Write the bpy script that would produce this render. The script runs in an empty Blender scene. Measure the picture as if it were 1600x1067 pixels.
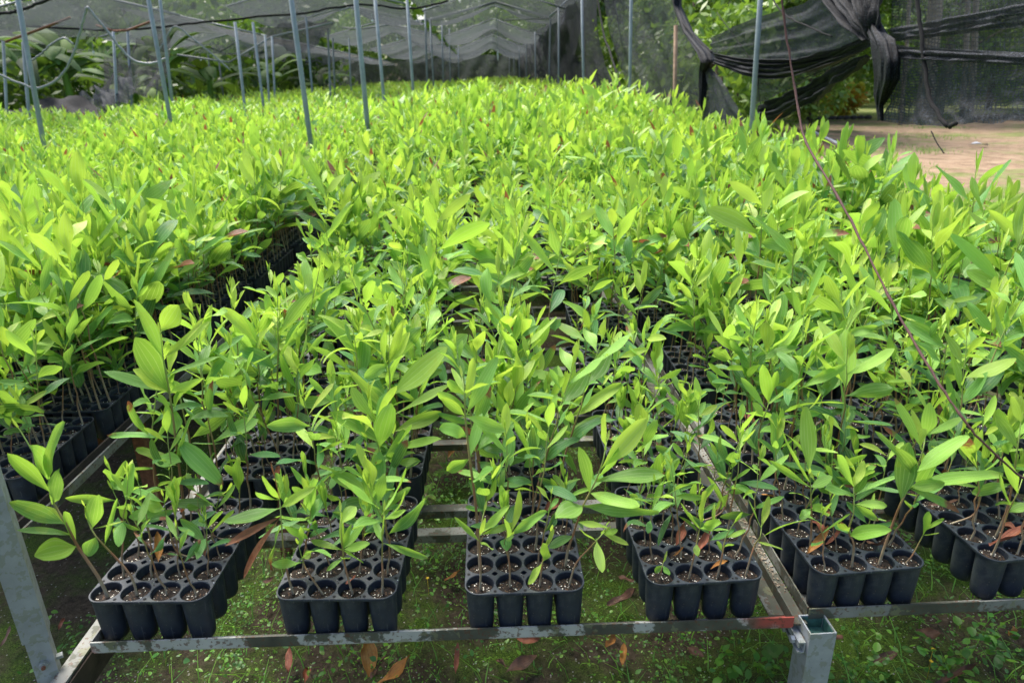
import bpy, math, random
import numpy as np
from mathutils import Matrix, Vector

S = bpy.context.scene
PI = math.pi
rng = np.random.default_rng(7)
random.seed(7)

# ------------------------------------------------------------------ camera, sky, sun, exposure
FPX = 1071.0; CAMZ = 1.45; PITCH = 0.35742; ROLL = -0.016346; YAW = 0.026993
def cam_axes():
    fw = np.array([math.sin(YAW)*math.cos(PITCH), math.cos(YAW)*math.cos(PITCH), -math.sin(PITCH)])
    rt = np.array([math.cos(YAW), -math.sin(YAW), 0.0]); up = np.cross(rt, fw)
    c, s = math.cos(ROLL), math.sin(ROLL)
    return fw, c*rt + s*up, -s*rt + c*up
FW, RT, UP = cam_axes()
CAM = np.array([0, 0, CAMZ])
cd = bpy.data.cameras.new('camera'); co = bpy.data.objects.new('camera', cd); S.collection.objects.link(co)
cd.sensor_width = 36.0; cd.lens = FPX/1600*36; cd.clip_start = 0.05; cd.clip_end = 1500
m = Matrix(((RT[0], UP[0], -FW[0], 0), (RT[1], UP[1], -FW[1], 0), (RT[2], UP[2], -FW[2], CAMZ), (0, 0, 0, 1)))
co.matrix_world = m
cd.dof.use_dof = True; cd.dof.focus_distance = 1.65; cd.dof.aperture_fstop = 5.2
S.camera = co
SUN_EL, SUN_AZ = math.radians(62), math.radians(-35)      # azimuth measured from +Y towards +X
w = bpy.data.worlds.new("World"); S.world = w; w.use_nodes = True
nt = w.node_tree; bg = nt.nodes['Background']
sky = nt.nodes.new('ShaderNodeTexSky'); sky.sky_type = 'NISHITA'; sky.sun_disc = False
sky.sun_elevation = SUN_EL; sky.sun_rotation = SUN_AZ
sky.air_density = 1.0; sky.dust_density = 4.0; sky.ozone_density = 0.8
nt.links.new(sky.outputs[0], bg.inputs[0]); bg.inputs[1].default_value = 0.15
sl = bpy.data.lights.new('sun', 'SUN'); sl.energy = 3.3; sl.angle = math.radians(32); sl.color = (1, .96, .88)
so = bpy.data.objects.new('sun', sl); S.collection.objects.link(so)
sd = Vector((math.sin(SUN_AZ)*math.cos(SUN_EL), math.cos(SUN_AZ)*math.cos(SUN_EL), math.sin(SUN_EL)))
so.rotation_euler = sd.to_track_quat('Z', 'Y').to_euler()
S.view_settings.view_transform = 'Standard'; S.view_settings.look = 'None'
S.view_settings.gamma = 1; S.view_settings.exposure = 1.0
try:
    S.cycles.max_bounces = 8; S.cycles.transparent_max_bounces = 16
    S.cycles.transmission_bounces = 4; S.cycles.diffuse_bounces = 4
except Exception: pass

# ------------------------------------------------------------------ pixel helpers (photograph pixels -> points in the place)
def ray(px, py):
    return FW + RT*(px-800)/FPX - UP*(py-533.5)/FPX
def atY(px, py, Y):
    d = ray(px, py); return CAM + d*(Y/d[1])
def atZ(px, py, Z):
    d = ray(px, py); return CAM + d*((Z-CAMZ)/d[2])
def atX(px, py, X):
    d = ray(px, py); return CAM + d*(X/d[0])
def nrm(v):
    return v/(np.linalg.norm(v)+1e-9)

# ------------------------------------------------------------------ materials
def mat(name):
    m = bpy.data.materials.new(name); m.use_nodes = True
    n = m.node_tree.nodes; return m, n, m.node_tree.links, n['Principled BSDF']
def N(n, t, **k):
    x = n.new(t)
    for a, b in k.items(): setattr(x, a, b)
    return x
def ramp(n, stops, interp='LINEAR'):
    r = n.new('ShaderNodeValToRGB'); r.color_ramp.interpolation = interp
    e = r.color_ramp.elements
    while len(e) < len(stops): e.new(0.5)
    for i, (p, c) in enumerate(stops):
        e[i].position = p; e[i].color = (*c, 1)
    return r
def mth(n, l, op, a, b=None, c=None, clamp=False):
    x = n.new('ShaderNodeMath'); x.operation = op; x.use_clamp = clamp
    for i, v in enumerate((a, b, c)):
        if v is None: continue
        if isinstance(v, (int, float)): x.inputs[i].default_value = v
        else: l.new(v, x.inputs[i])
    return x.outputs[0]
def mixc(n, l, f, a, b, mode='MIX'):
    x = n.new('ShaderNodeMix'); x.data_type = 'RGBA'; x.blend_type = mode
    for s, v in ((x.inputs[0], f), (x.inputs[6], a), (x.inputs[7], b)):
        if isinstance(v, (int, float)): s.default_value = v
        elif isinstance(v, tuple): s.default_value = (*v, 1)
        else: l.new(v, s)
    return x.outputs[2]
def noise(n, l, scale, detail=4, rough=.55, coord='Object', dist=0, vec=None):
    x = n.new('ShaderNodeTexNoise'); x.inputs['Scale'].default_value = scale
    x.inputs['Detail'].default_value = detail; x.inputs['Roughness'].default_value = rough; x.inputs['Distortion'].default_value = dist
    if vec is None:
        t = n.new('ShaderNodeTexCoord'); vec = t.outputs[coord]
    l.new(vec, x.inputs['Vector']); return x
def bump(n, l, p, h, strength=.3, dist=.002):
    b = n.new('ShaderNodeBump'); b.inputs['Strength'].default_value = strength; b.inputs['Distance'].default_value = dist
    l.new(h, b.inputs['Height']); l.new(b.outputs[0], p.inputs['Normal']); return b

def leaf_material(name, stops, veins=True, trans=.40, rough=.33):
    """stops: colours by leaf age; vertex data r = age, g = random, b = brown amount"""
    m, n, l, p = mat(name)
    at = N(n, 'ShaderNodeVertexColor', layer_name='leafdata')
    sp = n.new('ShaderNodeSeparateColor'); l.new(at.outputs[0], sp.inputs[0])
    age, rnd, brn = sp.outputs[0], sp.outputs[1], sp.outputs[2]
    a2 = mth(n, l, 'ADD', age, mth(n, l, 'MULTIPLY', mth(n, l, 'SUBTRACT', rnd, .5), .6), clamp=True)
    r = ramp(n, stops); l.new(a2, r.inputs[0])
    col = r.outputs[0]
    hs = n.new('ShaderNodeHueSaturation'); l.new(col, hs.inputs['Color'])
    l.new(mth(n, l, 'ADD', mth(n, l, 'MULTIPLY', mth(n, l, 'FRACT', mth(n, l, 'MULTIPLY', rnd, 7.3)), .55), .72), hs.inputs['Value'])
    l.new(mth(n, l, 'SUBTRACT', .508, mth(n, l, 'MULTIPLY', rnd, .02)), hs.inputs['Hue'])
    col = hs.outputs[0]
    uv = N(n, 'ShaderNodeUVMap', uv_map='uv'); su = n.new('ShaderNodeSeparateXYZ'); l.new(uv.outputs[0], su.inputs[0])
    u, v = su.outputs[0], su.outputs[1]
    if veins:
        # five lengthwise veins that run together at both ends
        ab = mth(n, l, 'ABSOLUTE', mth(n, l, 'SUBTRACT', mth(n, l, 'FRACT', mth(n, l, 'MULTIPLY', u, 5.0)), .5))
        vein = mth(n, l, 'SUBTRACT', 1.0, mth(n, l, 'MULTIPLY', ab, 9.0), clamp=True)
        fine = n.new('ShaderNodeTexWave'); fine.bands_direction = 'X'; fine.inputs['Scale'].default_value = 9
        fine.inputs['Distortion'].default_value = 2.5; fine.inputs['Detail'].default_value = 2
        l.new(uv.outputs[0], fine.inputs['Vector'])
        col = mixc(n, l, mth(n, l, 'MULTIPLY', vein, .55), col, (.52, .70, .28))
        col = mixc(n, l, mth(n, l, 'MULTIPLY', fine.outputs['Fac'], .12), col, (.05, .15, .02))
        h = mth(n, l, 'ADD', mth(n, l, 'MULTIPLY', vein, -.7), mth(n, l, 'MULTIPLY', fine.outputs['Fac'], .3))
        bump(n, l, p, h, .6, .0014)
    nz = noise(n, l, 55, 3)
    bl = noise(n, l, 16, 2)
    # yellowing blotches and browned tips
    yb = mth(n, l, 'MULTIPLY', mth(n, l, 'GREATER_THAN', bl.outputs[0], .62), .22)
    col = mixc(n, l, yb, col, (.36, .42, .05))
    spot = noise(n, l, 210, 2, .5); sp2 = mth(n, l, 'MULTIPLY', mth(n, l, 'GREATER_THAN', spot.outputs[0], .74), mth(n, l, 'GREATER_THAN', bl.outputs[0], .48))
    col = mixc(n, l, mth(n, l, 'MULTIPLY', sp2, .7), col, (.16, .08, .03))
    edge = mth(n, l, 'ADD', v, mth(n, l, 'MULTIPLY', mth(n, l, 'SUBTRACT', nz.outputs[0], .5), .5))
    bm = mth(n, l, 'MULTIPLY', mth(n, l, 'SUBTRACT', edge, mth(n, l, 'SUBTRACT', 1.12, brn)), 9, clamp=True)
    brc = ramp(n, [(.3, (.22, .065, .03)), (.55, (.30, .14, .07)), (.8, (.09, .04, .02))]); l.new(nz.outputs[0], brc.inputs[0])
    col = mixc(n, l, bm, col, brc.outputs[0])
    l.new(col, p.inputs['Base Color'])
    rr = mth(n, l, 'ADD', rough, mth(n, l, 'MULTIPLY', nz.outputs[0], .18)); l.new(rr, p.inputs['Roughness'])
    p.inputs['Specular IOR Level'].default_value = .55
    tb = n.new('ShaderNodeBsdfTranslucent')
    tc = mixc(n, l, .5, col, (.50, .76, .045) if veins else (.25, .42, .03), 'MIX')
    tc = mixc(n, l, bm, tc, (.20, .07, .03))
    l.new(tc, tb.inputs[0])
    mx = n.new('ShaderNodeMixShader'); mx.inputs[0].default_value = trans
    l.new(p.outputs[0], mx.inputs[1]); l.new(tb.outputs[0], mx.inputs[2])
    l.new(mx.outputs[0], n['Material Output'].inputs[0])
    return m
M = {}
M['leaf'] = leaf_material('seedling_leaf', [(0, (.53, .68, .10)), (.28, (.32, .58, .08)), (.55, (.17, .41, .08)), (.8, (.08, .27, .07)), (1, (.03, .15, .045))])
M['tree'] = leaf_material('tree_leaf', [(0, (.22, .34, .04)), (.5, (.09, .20, .03)), (1, (.03, .085, .02))], veins=False, trans=.35)
M['banana'] = leaf_material('banana_leaf', [(0, (.15, .27, .04)), (.5, (.06, .15, .03)), (1, (.025, .07, .02))], veins=False, trans=.3, rough=.6)
M['bush'] = leaf_material('croton_leaf', [(0, (.75, .50, .04)), (.5, (.40, .42, .04)), (1, (.55, .10, .02))], veins=False, trans=.3)
M['weed'] = leaf_material('weed_leaf', [(0, (.24, .48, .05)), (.5, (.10, .29, .04)), (1, (.04, .15, .03))], veins=False, trans=.3)

def mk_stem():
    m, n, l, p = mat('seedling_stem')
    uv = N(n, 'ShaderNodeUVMap', uv_map='uv'); su = n.new('ShaderNodeSeparateXYZ'); l.new(uv.outputs[0], su.inputs[0])
    nz = noise(n, l, 40, 3)
    f = mth(n, l, 'ADD', su.outputs[1], mth(n, l, 'MULTIPLY', mth(n, l, 'SUBTRACT', nz.outputs[0], .5), .5))
    r = ramp(n, [(0, (.36, .31, .22)), (.16, (.26, .18, .11)), (.38, (.26, .12, .06)), (.62, (.27, .26, .08)), (.9, (.28, .40, .09))])
    l.new(f, r.inputs[0]); l.new(r.outputs[0], p.inputs['Base Color']); p.inputs['Roughness'].default_value = .6
    return m
M['stem'] = mk_stem()

def mk_plastic():
    m, n, l, p = mat('tray_plastic')
    nz = noise(n, l, 38, 5, .65); n2 = noise(n, l, 7, 3); n3 = noise(n, l, 260, 2)
    r = ramp(n, [(.30, (.007, .010, .018)), (.55, (.016, .024, .040)), (.78, (.050, .066, .094))])
    f = mth(n, l, 'ADD', mth(n, l, 'MULTIPLY', nz.outputs[0], .6), mth(n, l, 'MULTIPLY', n2.outputs[0], .4))
    l.new(f, r.inputs[0])
    c = mixc(n, l, mth(n, l, 'MULTIPLY', mth(n, l, 'GREATER_THAN', n3.outputs[0], .70), .4), r.outputs[0], (.16, .15, .12))
    dz = noise(n, l, 14, 6, .7)
    c = mixc(n, l, mth(n, l, 'MULTIPLY', mth(n, l, 'SUBTRACT', dz.outputs[0], .52, None), 2.2, clamp=True), c, (.10, .115, .10))
    # thin mould lines and scratches that run down the cells
    sc = noise(n, l, 1, 3); tc = n.new('ShaderNodeTexCoord'); mp = n.new('ShaderNodeMapping'); mp.inputs['Scale'].default_value = (260, 260, 14)
    l.new(tc.outputs['Object'], mp.inputs[0]); l.new(mp.outputs[0], sc.inputs['Vector'])
    c = mixc(n, l, mth(n, l, 'MULTIPLY', mth(n, l, 'GREATER_THAN', sc.outputs[0], .66), .30), c, (.13, .14, .15))
    l.new(c, p.inputs['Base Color'])
    l.new(mth(n, l, 'ADD', .36, mth(n, l, 'MULTIPLY', nz.outputs[0], .35)), p.inputs['Roughness'])
    bump(n, l, p, nz.outputs[0], .25, .0015); return m
M['plastic'] = mk_plastic()
def flat(name, c, rough=.8, metal=0, bscale=None, var=.3, scale=20):
    m, n, l, p = mat(name); nz = noise(n, l, scale, 5, .65)
    r = ramp(n, [(.25, tuple(x*(1-var) for x in c)), (.75, tuple(min(1, x*(1+var)) for x in c))])
    l.new(nz.outputs[0], r.inputs[0]); l.new(r.outputs[0], p.inputs['Base Color'])
    p.inputs['Roughness'].default_value = rough; p.inputs['Metallic'].default_value = metal
    if bscale: bump(n, l, p, nz.outputs[0], bscale, .004)
    return m
def mk_soil():
    m, n, l, p = mat('potting_mix')
    v = n.new('ShaderNodeTexVoronoi'); v.inputs['Scale'].default_value = 300; tc = n.new('ShaderNodeTexCoord'); l.new(tc.outputs['Object'], v.inputs['Vector'])
    sp = n.new('ShaderNodeSeparateColor'); l.new(v.outputs['Color'], sp.inputs[0])
    near = mth(n, l, 'LESS_THAN', v.outputs['Distance'], .42)
    pick = mth(n, l, 'MULTIPLY', mth(n, l, 'GREATER_THAN', sp.outputs[0], .84), near)
    tan = mth(n, l, 'MULTIPLY', mth(n, l, 'GREATER_THAN', sp.outputs[1], .70), near)
    nz = noise(n, l, 160, 4); r = ramp(n, [(.3, (.004, .002, .0015)), (.7, (.024, .014, .009))]); l.new(nz.outputs[0], r.inputs[0])
    c = mixc(n, l, mth(n, l, 'MULTIPLY', tan, .7), r.outputs[0], (.16, .09, .05)); c = mixc(n, l, pick, c, (.80, .76, .68))
    l.new(c, p.inputs['Base Color']); p.inputs['Roughness'].default_value = .9
    bump(n, l, p, mth(n, l, 'ADD', nz.outputs[0], mth(n, l, 'MULTIPLY', pick, .6)), .8, .004); return m
M['soil'] = mk_soil()
def mk_rail(name, red=.62, hi=.46):
    m, n, l, p = mat(name)
    a = noise(n, l, 9, 5, .6); b = noise(n, l, 26, 4, .6); c3 = noise(n, l, 4.2, 3); d = noise(n, l, 120, 3)
    redv = c3.outputs[0]
    if hi > .4:      # the red coat survives towards both ends of the rail
        tc = n.new('ShaderNodeTexCoord'); sx = n.new('ShaderNodeSeparateXYZ'); l.new(tc.outputs['Object'], sx.inputs[0])
        ends = mth(n, l, 'SUBTRACT', mth(n, l, 'ABSOLUTE', mth(n, l, 'ADD', sx.outputs[0], .1)), .45)
        redv = mth(n, l, 'ADD', redv, mth(n, l, 'MULTIPLY', ends, .9))
    base = ramp(n, [(.30, (.04, .04, .032)), (.48, (.075, .08, .06)), (.50, (hi*.72, hi*.74, hi*.68)), (.75, (hi, hi*1.02, hi*.95))])
    l.new(a.outputs[0], base.inputs[0])
    col = mixc(n, l, mth(n, l, 'MULTIPLY', mth(n, l, 'GREATER_THAN', b.outputs[0], .60), .6), base.outputs[0], (.16, .17, .09))
    col = mixc(n, l, mth(n, l, 'MULTIPLY', mth(n, l, 'SUBTRACT', redv, red), 14, clamp=True), col, (.34, .06, .045))
    col = mixc(n, l, mth(n, l, 'MULTIPLY', mth(n, l, 'GREATER_THAN', d.outputs[0], .60), .7), col, (.09, .04, .022))
    l.new(col, p.inputs['Base Color']); p.inputs['Roughness'].default_value = .65
    bump(n, l, p, b.outputs[0], .4, .0015); return m
M['rail'] = mk_rail('peeling_painted_steel', .615)
M['rail_old'] = mk_rail('mossy_painted_steel', .70, .24)
def mk_galv():
    m, n, l, p = mat('galvanised_steel')
    v = n.new('ShaderNodeTexVoronoi'); v.inputs['Scale'].default_value = 60; tc = n.new('ShaderNodeTexCoord'); l.new(tc.outputs['Object'], v.inputs['Vector'])
    a = noise(n, l, 6, 5, .65); b = noise(n, l, 60, 4)
    r = ramp(n, [(.3, (.20, .22, .235)), (.6, (.34, .37, .40)), (.85, (.44, .47, .50))]); l.new(a.outputs[0], r.inputs[0])
    sp = n.new('ShaderNodeSeparateColor'); l.new(v.outputs['Color'], sp.inputs[0])
    c = mixc(n, l, mth(n, l, 'MULTIPLY', sp.outputs[0], .10), r.outputs[0], (.14, .16, .18))
    c = mixc(n, l, mth(n, l, 'MULTIPLY', mth(n, l, 'GREATER_THAN', b.outputs[0], .54), .40), c, (.17, .19, .10))
    l.new(c, p.inputs['Base Color']); p.inputs['Metallic'].default_value = .25
    l.new(mth(n, l, 'ADD', .38, mth(n, l, 'MULTIPLY', b.outputs[0], .25)), p.inputs['Roughness'])
    bump(n, l, p, b.outputs[0], .12, .001); return m
M['galv'] = mk_galv()
M['rust'] = flat('rusty_steel', (.17, .07, .04), .85, 0, .5, .6, 60)
M['verd'] = flat('green_stained_steel', (.04, .12, .105), .5, 0, .3, .8, 45)
M['pole'] = flat('painted_grey_pole', (.22, .26, .29), .5, 0, None, .25, 8)
M['wood'] = flat('weathered_wood', (.30, .20, .14), .9, 0, .6, .4, 14)
M['dark'] = flat('vent_shadow', (.004, .004, .005), .9)
M['rope'] = flat('black_rope', (.004, .004, .006), .95, 0, .6, .4, 60)
M['hose'] = flat('grey_hose', (.20, .22, .23), .5, 0, None, .2, 8)
M['white'] = flat('white_plastic', (.55, .57, .60), .5)
M['grime'] = flat('grimy_steel', (.05, .038, .028), .85, 0, .4, .6, 30)
M['twine'] = flat('brown_vine', (.075, .032, .028), .8, 0, .5, .4, 90)
M['bark'] = flat('tree_bark', (.26, .24, .20), .9, 0, .8, .6, 9)
M['barkdark'] = flat('dark_bark', (.09, .07, .05), .9, 0, .8, .5, 9)
M['stone'] = flat('dark_stone', (.045, .043, .042), .95, 0, .8, .5, 6)
M['flower'] = flat('yellow_petal', (.75, .50, .02), .6)

def mk_brownleaf(name, c1, c2, c3):
    m, n, l, p = mat(name)
    uv = N(n, 'ShaderNodeUVMap', uv_map='uv'); su = n.new('ShaderNodeSeparateXYZ'); l.new(uv.outputs[0], su.inputs[0])
    a = noise(n, l, 40, 5, .6); r = ramp(n, [(.3, c1), (.55, c2), (.8, c3)]); l.new(a.outputs[0], r.inputs[0])
    ab = mth(n, l, 'ABSOLUTE', mth(n, l, 'SUBTRACT', mth(n, l, 'FRACT', mth(n, l, 'MULTIPLY', su.outputs[0], 5.0)), .5))
    vein = mth(n, l, 'SUBTRACT', 1.0, mth(n, l, 'MULTIPLY', ab, 7.0), clamp=True)
    c = mixc(n, l, mth(n, l, 'MULTIPLY', vein, .3), r.outputs[0], (.06, .03, .015))
    l.new(c, p.inputs['Base Color']); p.inputs['Roughness'].default_value = .6
    bump(n, l, p, mth(n, l, 'ADD', vein, a.outputs[0]), .5, .0015); return m
M['b_orange'] = mk_brownleaf('dry_orange_leaf', (.22, .09, .02), (.42, .18, .035), (.50, .27, .07))
M['b_red'] = mk_brownleaf('dry_red_leaf', (.10, .025, .015), (.28, .08, .04), (.36, .15, .08))
M['b_brown'] = mk_brownleaf('dry_brown_leaf', (.04, .02, .014), (.12, .055, .035), (.22, .12, .08))

def mk_ground():
    m, n, l, p = mat('ground_soil')
    tc = n.new('ShaderNodeTexCoord'); pos = tc.outputs['Object']
    sx = n.new('ShaderNodeSeparateXYZ'); l.new(pos, sx.inputs[0])
    big = noise(n, l, .35, 4, .6); mid = noise(n, l, 3.2, 6, .65); fine = noise(n, l, 55, 5, .7); tiny = noise(n, l, 260, 3, .6)
    soil = ramp(n, [(.3, (.034, .026, .018)), (.55, (.095, .072, .05)), (.8, (.18, .145, .105))]); l.new(fine.outputs[0], soil.inputs[0])
    moss = ramp(n, [(.35, (.02, .045, .008)), (.6, (.11, .19, .025)), (.8, (.27, .38, .06))]); l.new(tiny.outputs[0], moss.inputs[0])
    mm = ramp(n, [(.43, (0, 0, 0)), (.60, (1, 1, 1))]); l.new(mid.outputs[0], mm.inputs[0])
    c = mixc(n, l, mm.outputs[0], soil.outputs[0], moss.outputs[0])
    # pale grit fallen from the pots
    v = n.new('ShaderNodeTexVoronoi'); v.inputs['Scale'].default_value = 150; l.new(pos, v.inputs['Vector'])
    sp = n.new('ShaderNodeSeparateColor'); l.new(v.outputs['Color'], sp.inputs[0])
    g = mth(n, l, 'MULTIPLY', mth(n, l, 'GREATER_THAN', sp.outputs[0], .965), mth(n, l, 'LESS_THAN', v.outputs['Distance'], .35))
    c = mixc(n, l, g, c, (.40, .38, .34))
    # sandy yard on the right
    dirt = ramp(n, [(.30, (.10, .07, .045)), (.5, (.30, .21, .14)), (.7, (.44, .34, .24))]); dn = noise(n, l, 2.6, 9, .78); l.new(dn.outputs[0], dirt.inputs[0])
    gr = ramp(n, [(.3, (.06, .12, .02)), (.7, (.18, .27, .05))]); gn = noise(n, l, 9, 5, .7); l.new(gn.outputs[0], gr.inputs[0])
    gm = ramp(n, [(.50, (0, 0, 0)), (.60, (1, 1, 1))]); g2 = noise(n, l, .5, 6, .7); l.new(g2.outputs[0], gm.inputs[0])
    nearg = mth(n, l, 'SUBTRACT', 1.0, mth(n, l, 'MULTIPLY', mth(n, l, 'SUBTRACT', sx.outputs[1], 7.0), .3), clamp=True)
    farg = mth(n, l, 'MULTIPLY', mth(n, l, 'SUBTRACT', sx.outputs[1], 26.0), .2, clamp=True)
    gf = mth(n, l, 'ADD', mth(n, l, 'MULTIPLY', gm.outputs[0], .7), mth(n, l, 'MULTIPLY', mth(n, l, 'MAXIMUM', nearg, farg), .75), clamp=True)
    gf = mth(n, l, 'MULTIPLY', gf, mth(n, l, 'ADD', gn.outputs[0], .4, clamp=True))
    yard = mixc(n, l, gf, dirt.outputs[0], gr.outputs[0])
    ym = mth(n, l, 'MULTIPLY', mth(n, l, 'SUBTRACT', mth(n, l, 'ADD', sx.outputs[0], mth(n, l, 'MULTIPLY', big.outputs[0], .6)), 2.6), 3, clamp=True)
    c = mixc(n, l, ym, c, yard)
    l.new(c, p.inputs['Base Color']); p.inputs['Roughness'].default_value = .95; p.inputs['Specular IOR Level'].default_value = .2
    h = mth(n, l, 'ADD', mth(n, l, 'MULTIPLY', mid.outputs[0], 2.0), mth(n, l, 'ADD', fine.outputs[0], mth(n, l, 'MULTIPLY', tiny.outputs[0], .6)))
    bump(n, l, p, h, .9, .012); return m
M['ground'] = mk_ground()

def mk_net(name, opaque, su_, sv_, col=(.012, .015, .022), tr=.2, spark=.10):
    m, n, l, p = mat(name)
    uv = N(n, 'ShaderNodeUVMap', uv_map='uv'); s = n.new('ShaderNodeSeparateXYZ'); l.new(uv.outputs[0], s.inputs[0])
    nz = noise(n, l, 2.2, 5, .65); nf = noise(n, l, 95, 2, .7)
    fu = mth(n, l, 'ABSOLUTE', mth(n, l, 'SUBTRACT', mth(n, l, 'FRACT', mth(n, l, 'MULTIPLY', s.outputs[0], su_)), .5))
    fv = mth(n, l, 'ABSOLUTE', mth(n, l, 'SUBTRACT', mth(n, l, 'FRACT', mth(n, l, 'MULTIPLY', s.outputs[1], su_*1.6)), .5))
    thread = mth(n, l, 'LESS_THAN', fu, .14 if su_ > 5 else -1); thr2 = mth(n, l, 'LESS_THAN', fv, .16 if su_ > 5 else -1)
    # sky glints on the knitted tape, painted into the colour as tiny flecks
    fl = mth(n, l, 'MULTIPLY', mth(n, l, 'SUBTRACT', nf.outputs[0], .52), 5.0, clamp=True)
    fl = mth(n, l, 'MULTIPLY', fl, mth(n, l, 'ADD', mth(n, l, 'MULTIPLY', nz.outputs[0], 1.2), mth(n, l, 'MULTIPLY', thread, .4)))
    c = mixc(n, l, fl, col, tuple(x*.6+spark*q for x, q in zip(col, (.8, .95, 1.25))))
    l.new(c, p.inputs['Base Color']); p.inputs['Roughness'].default_value = .7; p.inputs['Specular IOR Level'].default_value = .25
    a = mth(n, l, 'ADD', opaque, mth(n, l, 'MULTIPLY', mth(n, l, 'SUBTRACT', nz.outputs[0], .5), .45))
    a = mth(n, l, 'ADD', a, mth(n, l, 'MULTIPLY', mth(n, l, 'SUBTRACT', nf.outputs[0], .5), sv_))
    a = mth(n, l, 'ADD', a, mth(n, l, 'MULTIPLY', mth(n, l, 'MAXIMUM', thread, thr2), .30), clamp=True)
    if su_ > 5: bump(n, l, p, mth(n, l, 'ADD', nf.outputs[0], thr2), .9, .006)
    tb = n.new('ShaderNodeBsdfTranslucent'); tb.inputs[0].default_value = (.10, .115, .12, 1)
    m1 = n.new('ShaderNodeMixShader'); m1.inputs[0].default_value = tr
    l.new(p.outputs[0], m1.inputs[1]); l.new(tb.outputs[0], m1.inputs[2])
    t = n.new('ShaderNodeBsdfTransparent'); m2 = n.new('ShaderNodeMixShader')
    l.new(a, m2.inputs[0]); l.new(t.outputs[0], m2.inputs[1]); l.new(m1.outputs[0], m2.inputs[2])
    l.new(m2.outputs[0], n['Material Output'].inputs[0]); return m
M['net'] = mk_net('black_shade_net', .72, 38, 1.2)
M['net_thin'] = mk_net('thin_shade_net', .46, 30, 1.1)
M['net_thick'] = mk_net('bunched_shade_net', 1.15, 40, .5, (.004, .005, .008), tr=.02, spark=.07)
M['net_roof'] = mk_net('roof_shade_net', .50, 3, .2, (.016, .02, .026), .42, .03)
M['net_brown'] = mk_net('brownish_shade_net', .80, 3, .2, (.055, .055, .040), .5, .04)
M['net_pale'] = mk_net('faded_shade_net', .78, 3, .2, (.03, .038, .055), .35, .05)

# ------------------------------------------------------------------ mesh helpers
class MB:
    """collects vertex / face arrays and links them as one mesh"""
    def __init__(s): s.v = []; s.f = []; s.uv = []; s.c = []; s.n = 0; s.mi = []
    def add(s, v, f, uv=None, c=None, mi=0):
        v = np.asarray(v, float).reshape(-1, 3); f = np.asarray(f, int).reshape(-1, 4)
        s.v.append(v); s.f.append(f + s.n); s.n += len(v)
        s.uv.append(np.zeros((len(v), 2)) if uv is None else np.asarray(uv, float))
        s.c.append(np.zeros((len(v), 3)) if c is None else np.asarray(c, float)*np.ones((len(v), 3)))
        s.mi.append(np.full(len(f), mi)); return s
    def arrays(s):
        return (np.concatenate(s.v), np.concatenate(s.f), np.concatenate(s.uv), np.concatenate(s.c), np.concatenate(s.mi))
    def mesh(s, name, mats, smooth=True):
        v, f, uv, c, mi = s.arrays(); return to_mesh(name, v, f, uv, c, mi, mats, smooth)
def to_mesh(name, v, f, uv, c, mi, mats, smooth=True):
    me = bpy.data.meshes.new(name)
    tri = f[:, 2] == f[:, 3]
    if tri.any():
        # degenerate quads become triangles
        cnt = np.where(tri, 3, 4); loops = f.ravel()[np.stack([np.ones(len(f), bool), np.ones(len(f), bool), np.ones(len(f), bool), ~tri], 1).ravel()]
        starts = np.concatenate([[0], np.cumsum(cnt)[:-1]])
    else:
        loops = f.ravel(); starts = np.arange(0, len(loops), 4)
    me.vertices.add(len(v)); me.vertices.foreach_set('co', v.astype(np.float32).ravel())
    me.loops.add(len(loops)); me.loops.foreach_set('vertex_index', loops.astype(np.int32))
    me.polygons.add(len(f)); me.polygons.foreach_set('loop_start', starts.astype(np.int32))
    me.polygons.foreach_set('material_index', mi.astype(np.int32))
    me.polygons.foreach_set('use_smooth', np.full(len(f), smooth))
    ul = me.uv_layers.new(name='uv'); ul.data.foreach_set('uv', uv[loops].astype(np.float32).ravel())
    ca = me.color_attributes.new('leafdata', 'FLOAT_COLOR', 'POINT')
    ca.data.foreach_set('color', np.concatenate([c, np.ones((len(c), 1))], 1).astype(np.float32).ravel())
    for k in (mats if isinstance(mats, (list, tuple)) else [mats]): me.materials.append(k)
    me.update(calc_edges=True); me.validate(); return me
def link(name, me, parent=None, loc=None):
    o = bpy.data.objects.new(name, me); S.collection.objects.link(o)
    if parent is not None: o.parent = parent
    if loc is not None: o.location = loc
    return o
def tag(o, label=None, cat=None, group=None, kind=None):
    if cat and not kind: kind = 'thing'
    if label: o['label'] = label
    if cat: o['category'] = cat
    if group: o['group'] = group
    if kind: o['kind'] = kind
    return o
def thing(name, label, cat, loc=(0, 0, 0), rz=0, group=None):
    o = bpy.data.objects.new(name, None); o.empty_display_size = .05; S.collection.objects.link(o)
    o.location = loc; o.rotation_euler = (0, 0, rz); return tag(o, label, cat, group)

def box(mb, c, s, ax=None, mi=0):
    c = np.array(c, float); h = np.array(s, float)/2
    A = np.eye(3) if ax is None else np.array(ax)
    P = np.array([[x, y, z] for x in (-1, 1) for y in (-1, 1) for z in (-1, 1)])*h
    v = c + P@A
    f = [(0, 1, 3, 2), (4, 6, 7, 5), (0, 4, 5, 1), (2, 3, 7, 6), (0, 2, 6, 4), (1, 5, 7, 3)]
    # each face gets its own corners so that shading stays crisp
    for q in f: mb.add(v[list(q)], [(0, 1, 2, 3)], [(0, 0), (1, 0), (1, 1), (0, 1)], mi=mi)
def beam(mb, a, b, wd, ht, mi=0):
    a, b = np.array(a, float), np.array(b, float); d = b-a; L = np.linalg.norm(d); d /= L
    up = np.array([0, 0, 1.]) if abs(d[2]) < .9 else np.array([0, 1., 0])
    x = nrm(np.cross(d, up)); z = np.cross(x, d)
    box(mb, (a+b)/2, (wd, L, ht), (x, d, z), mi)
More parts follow.
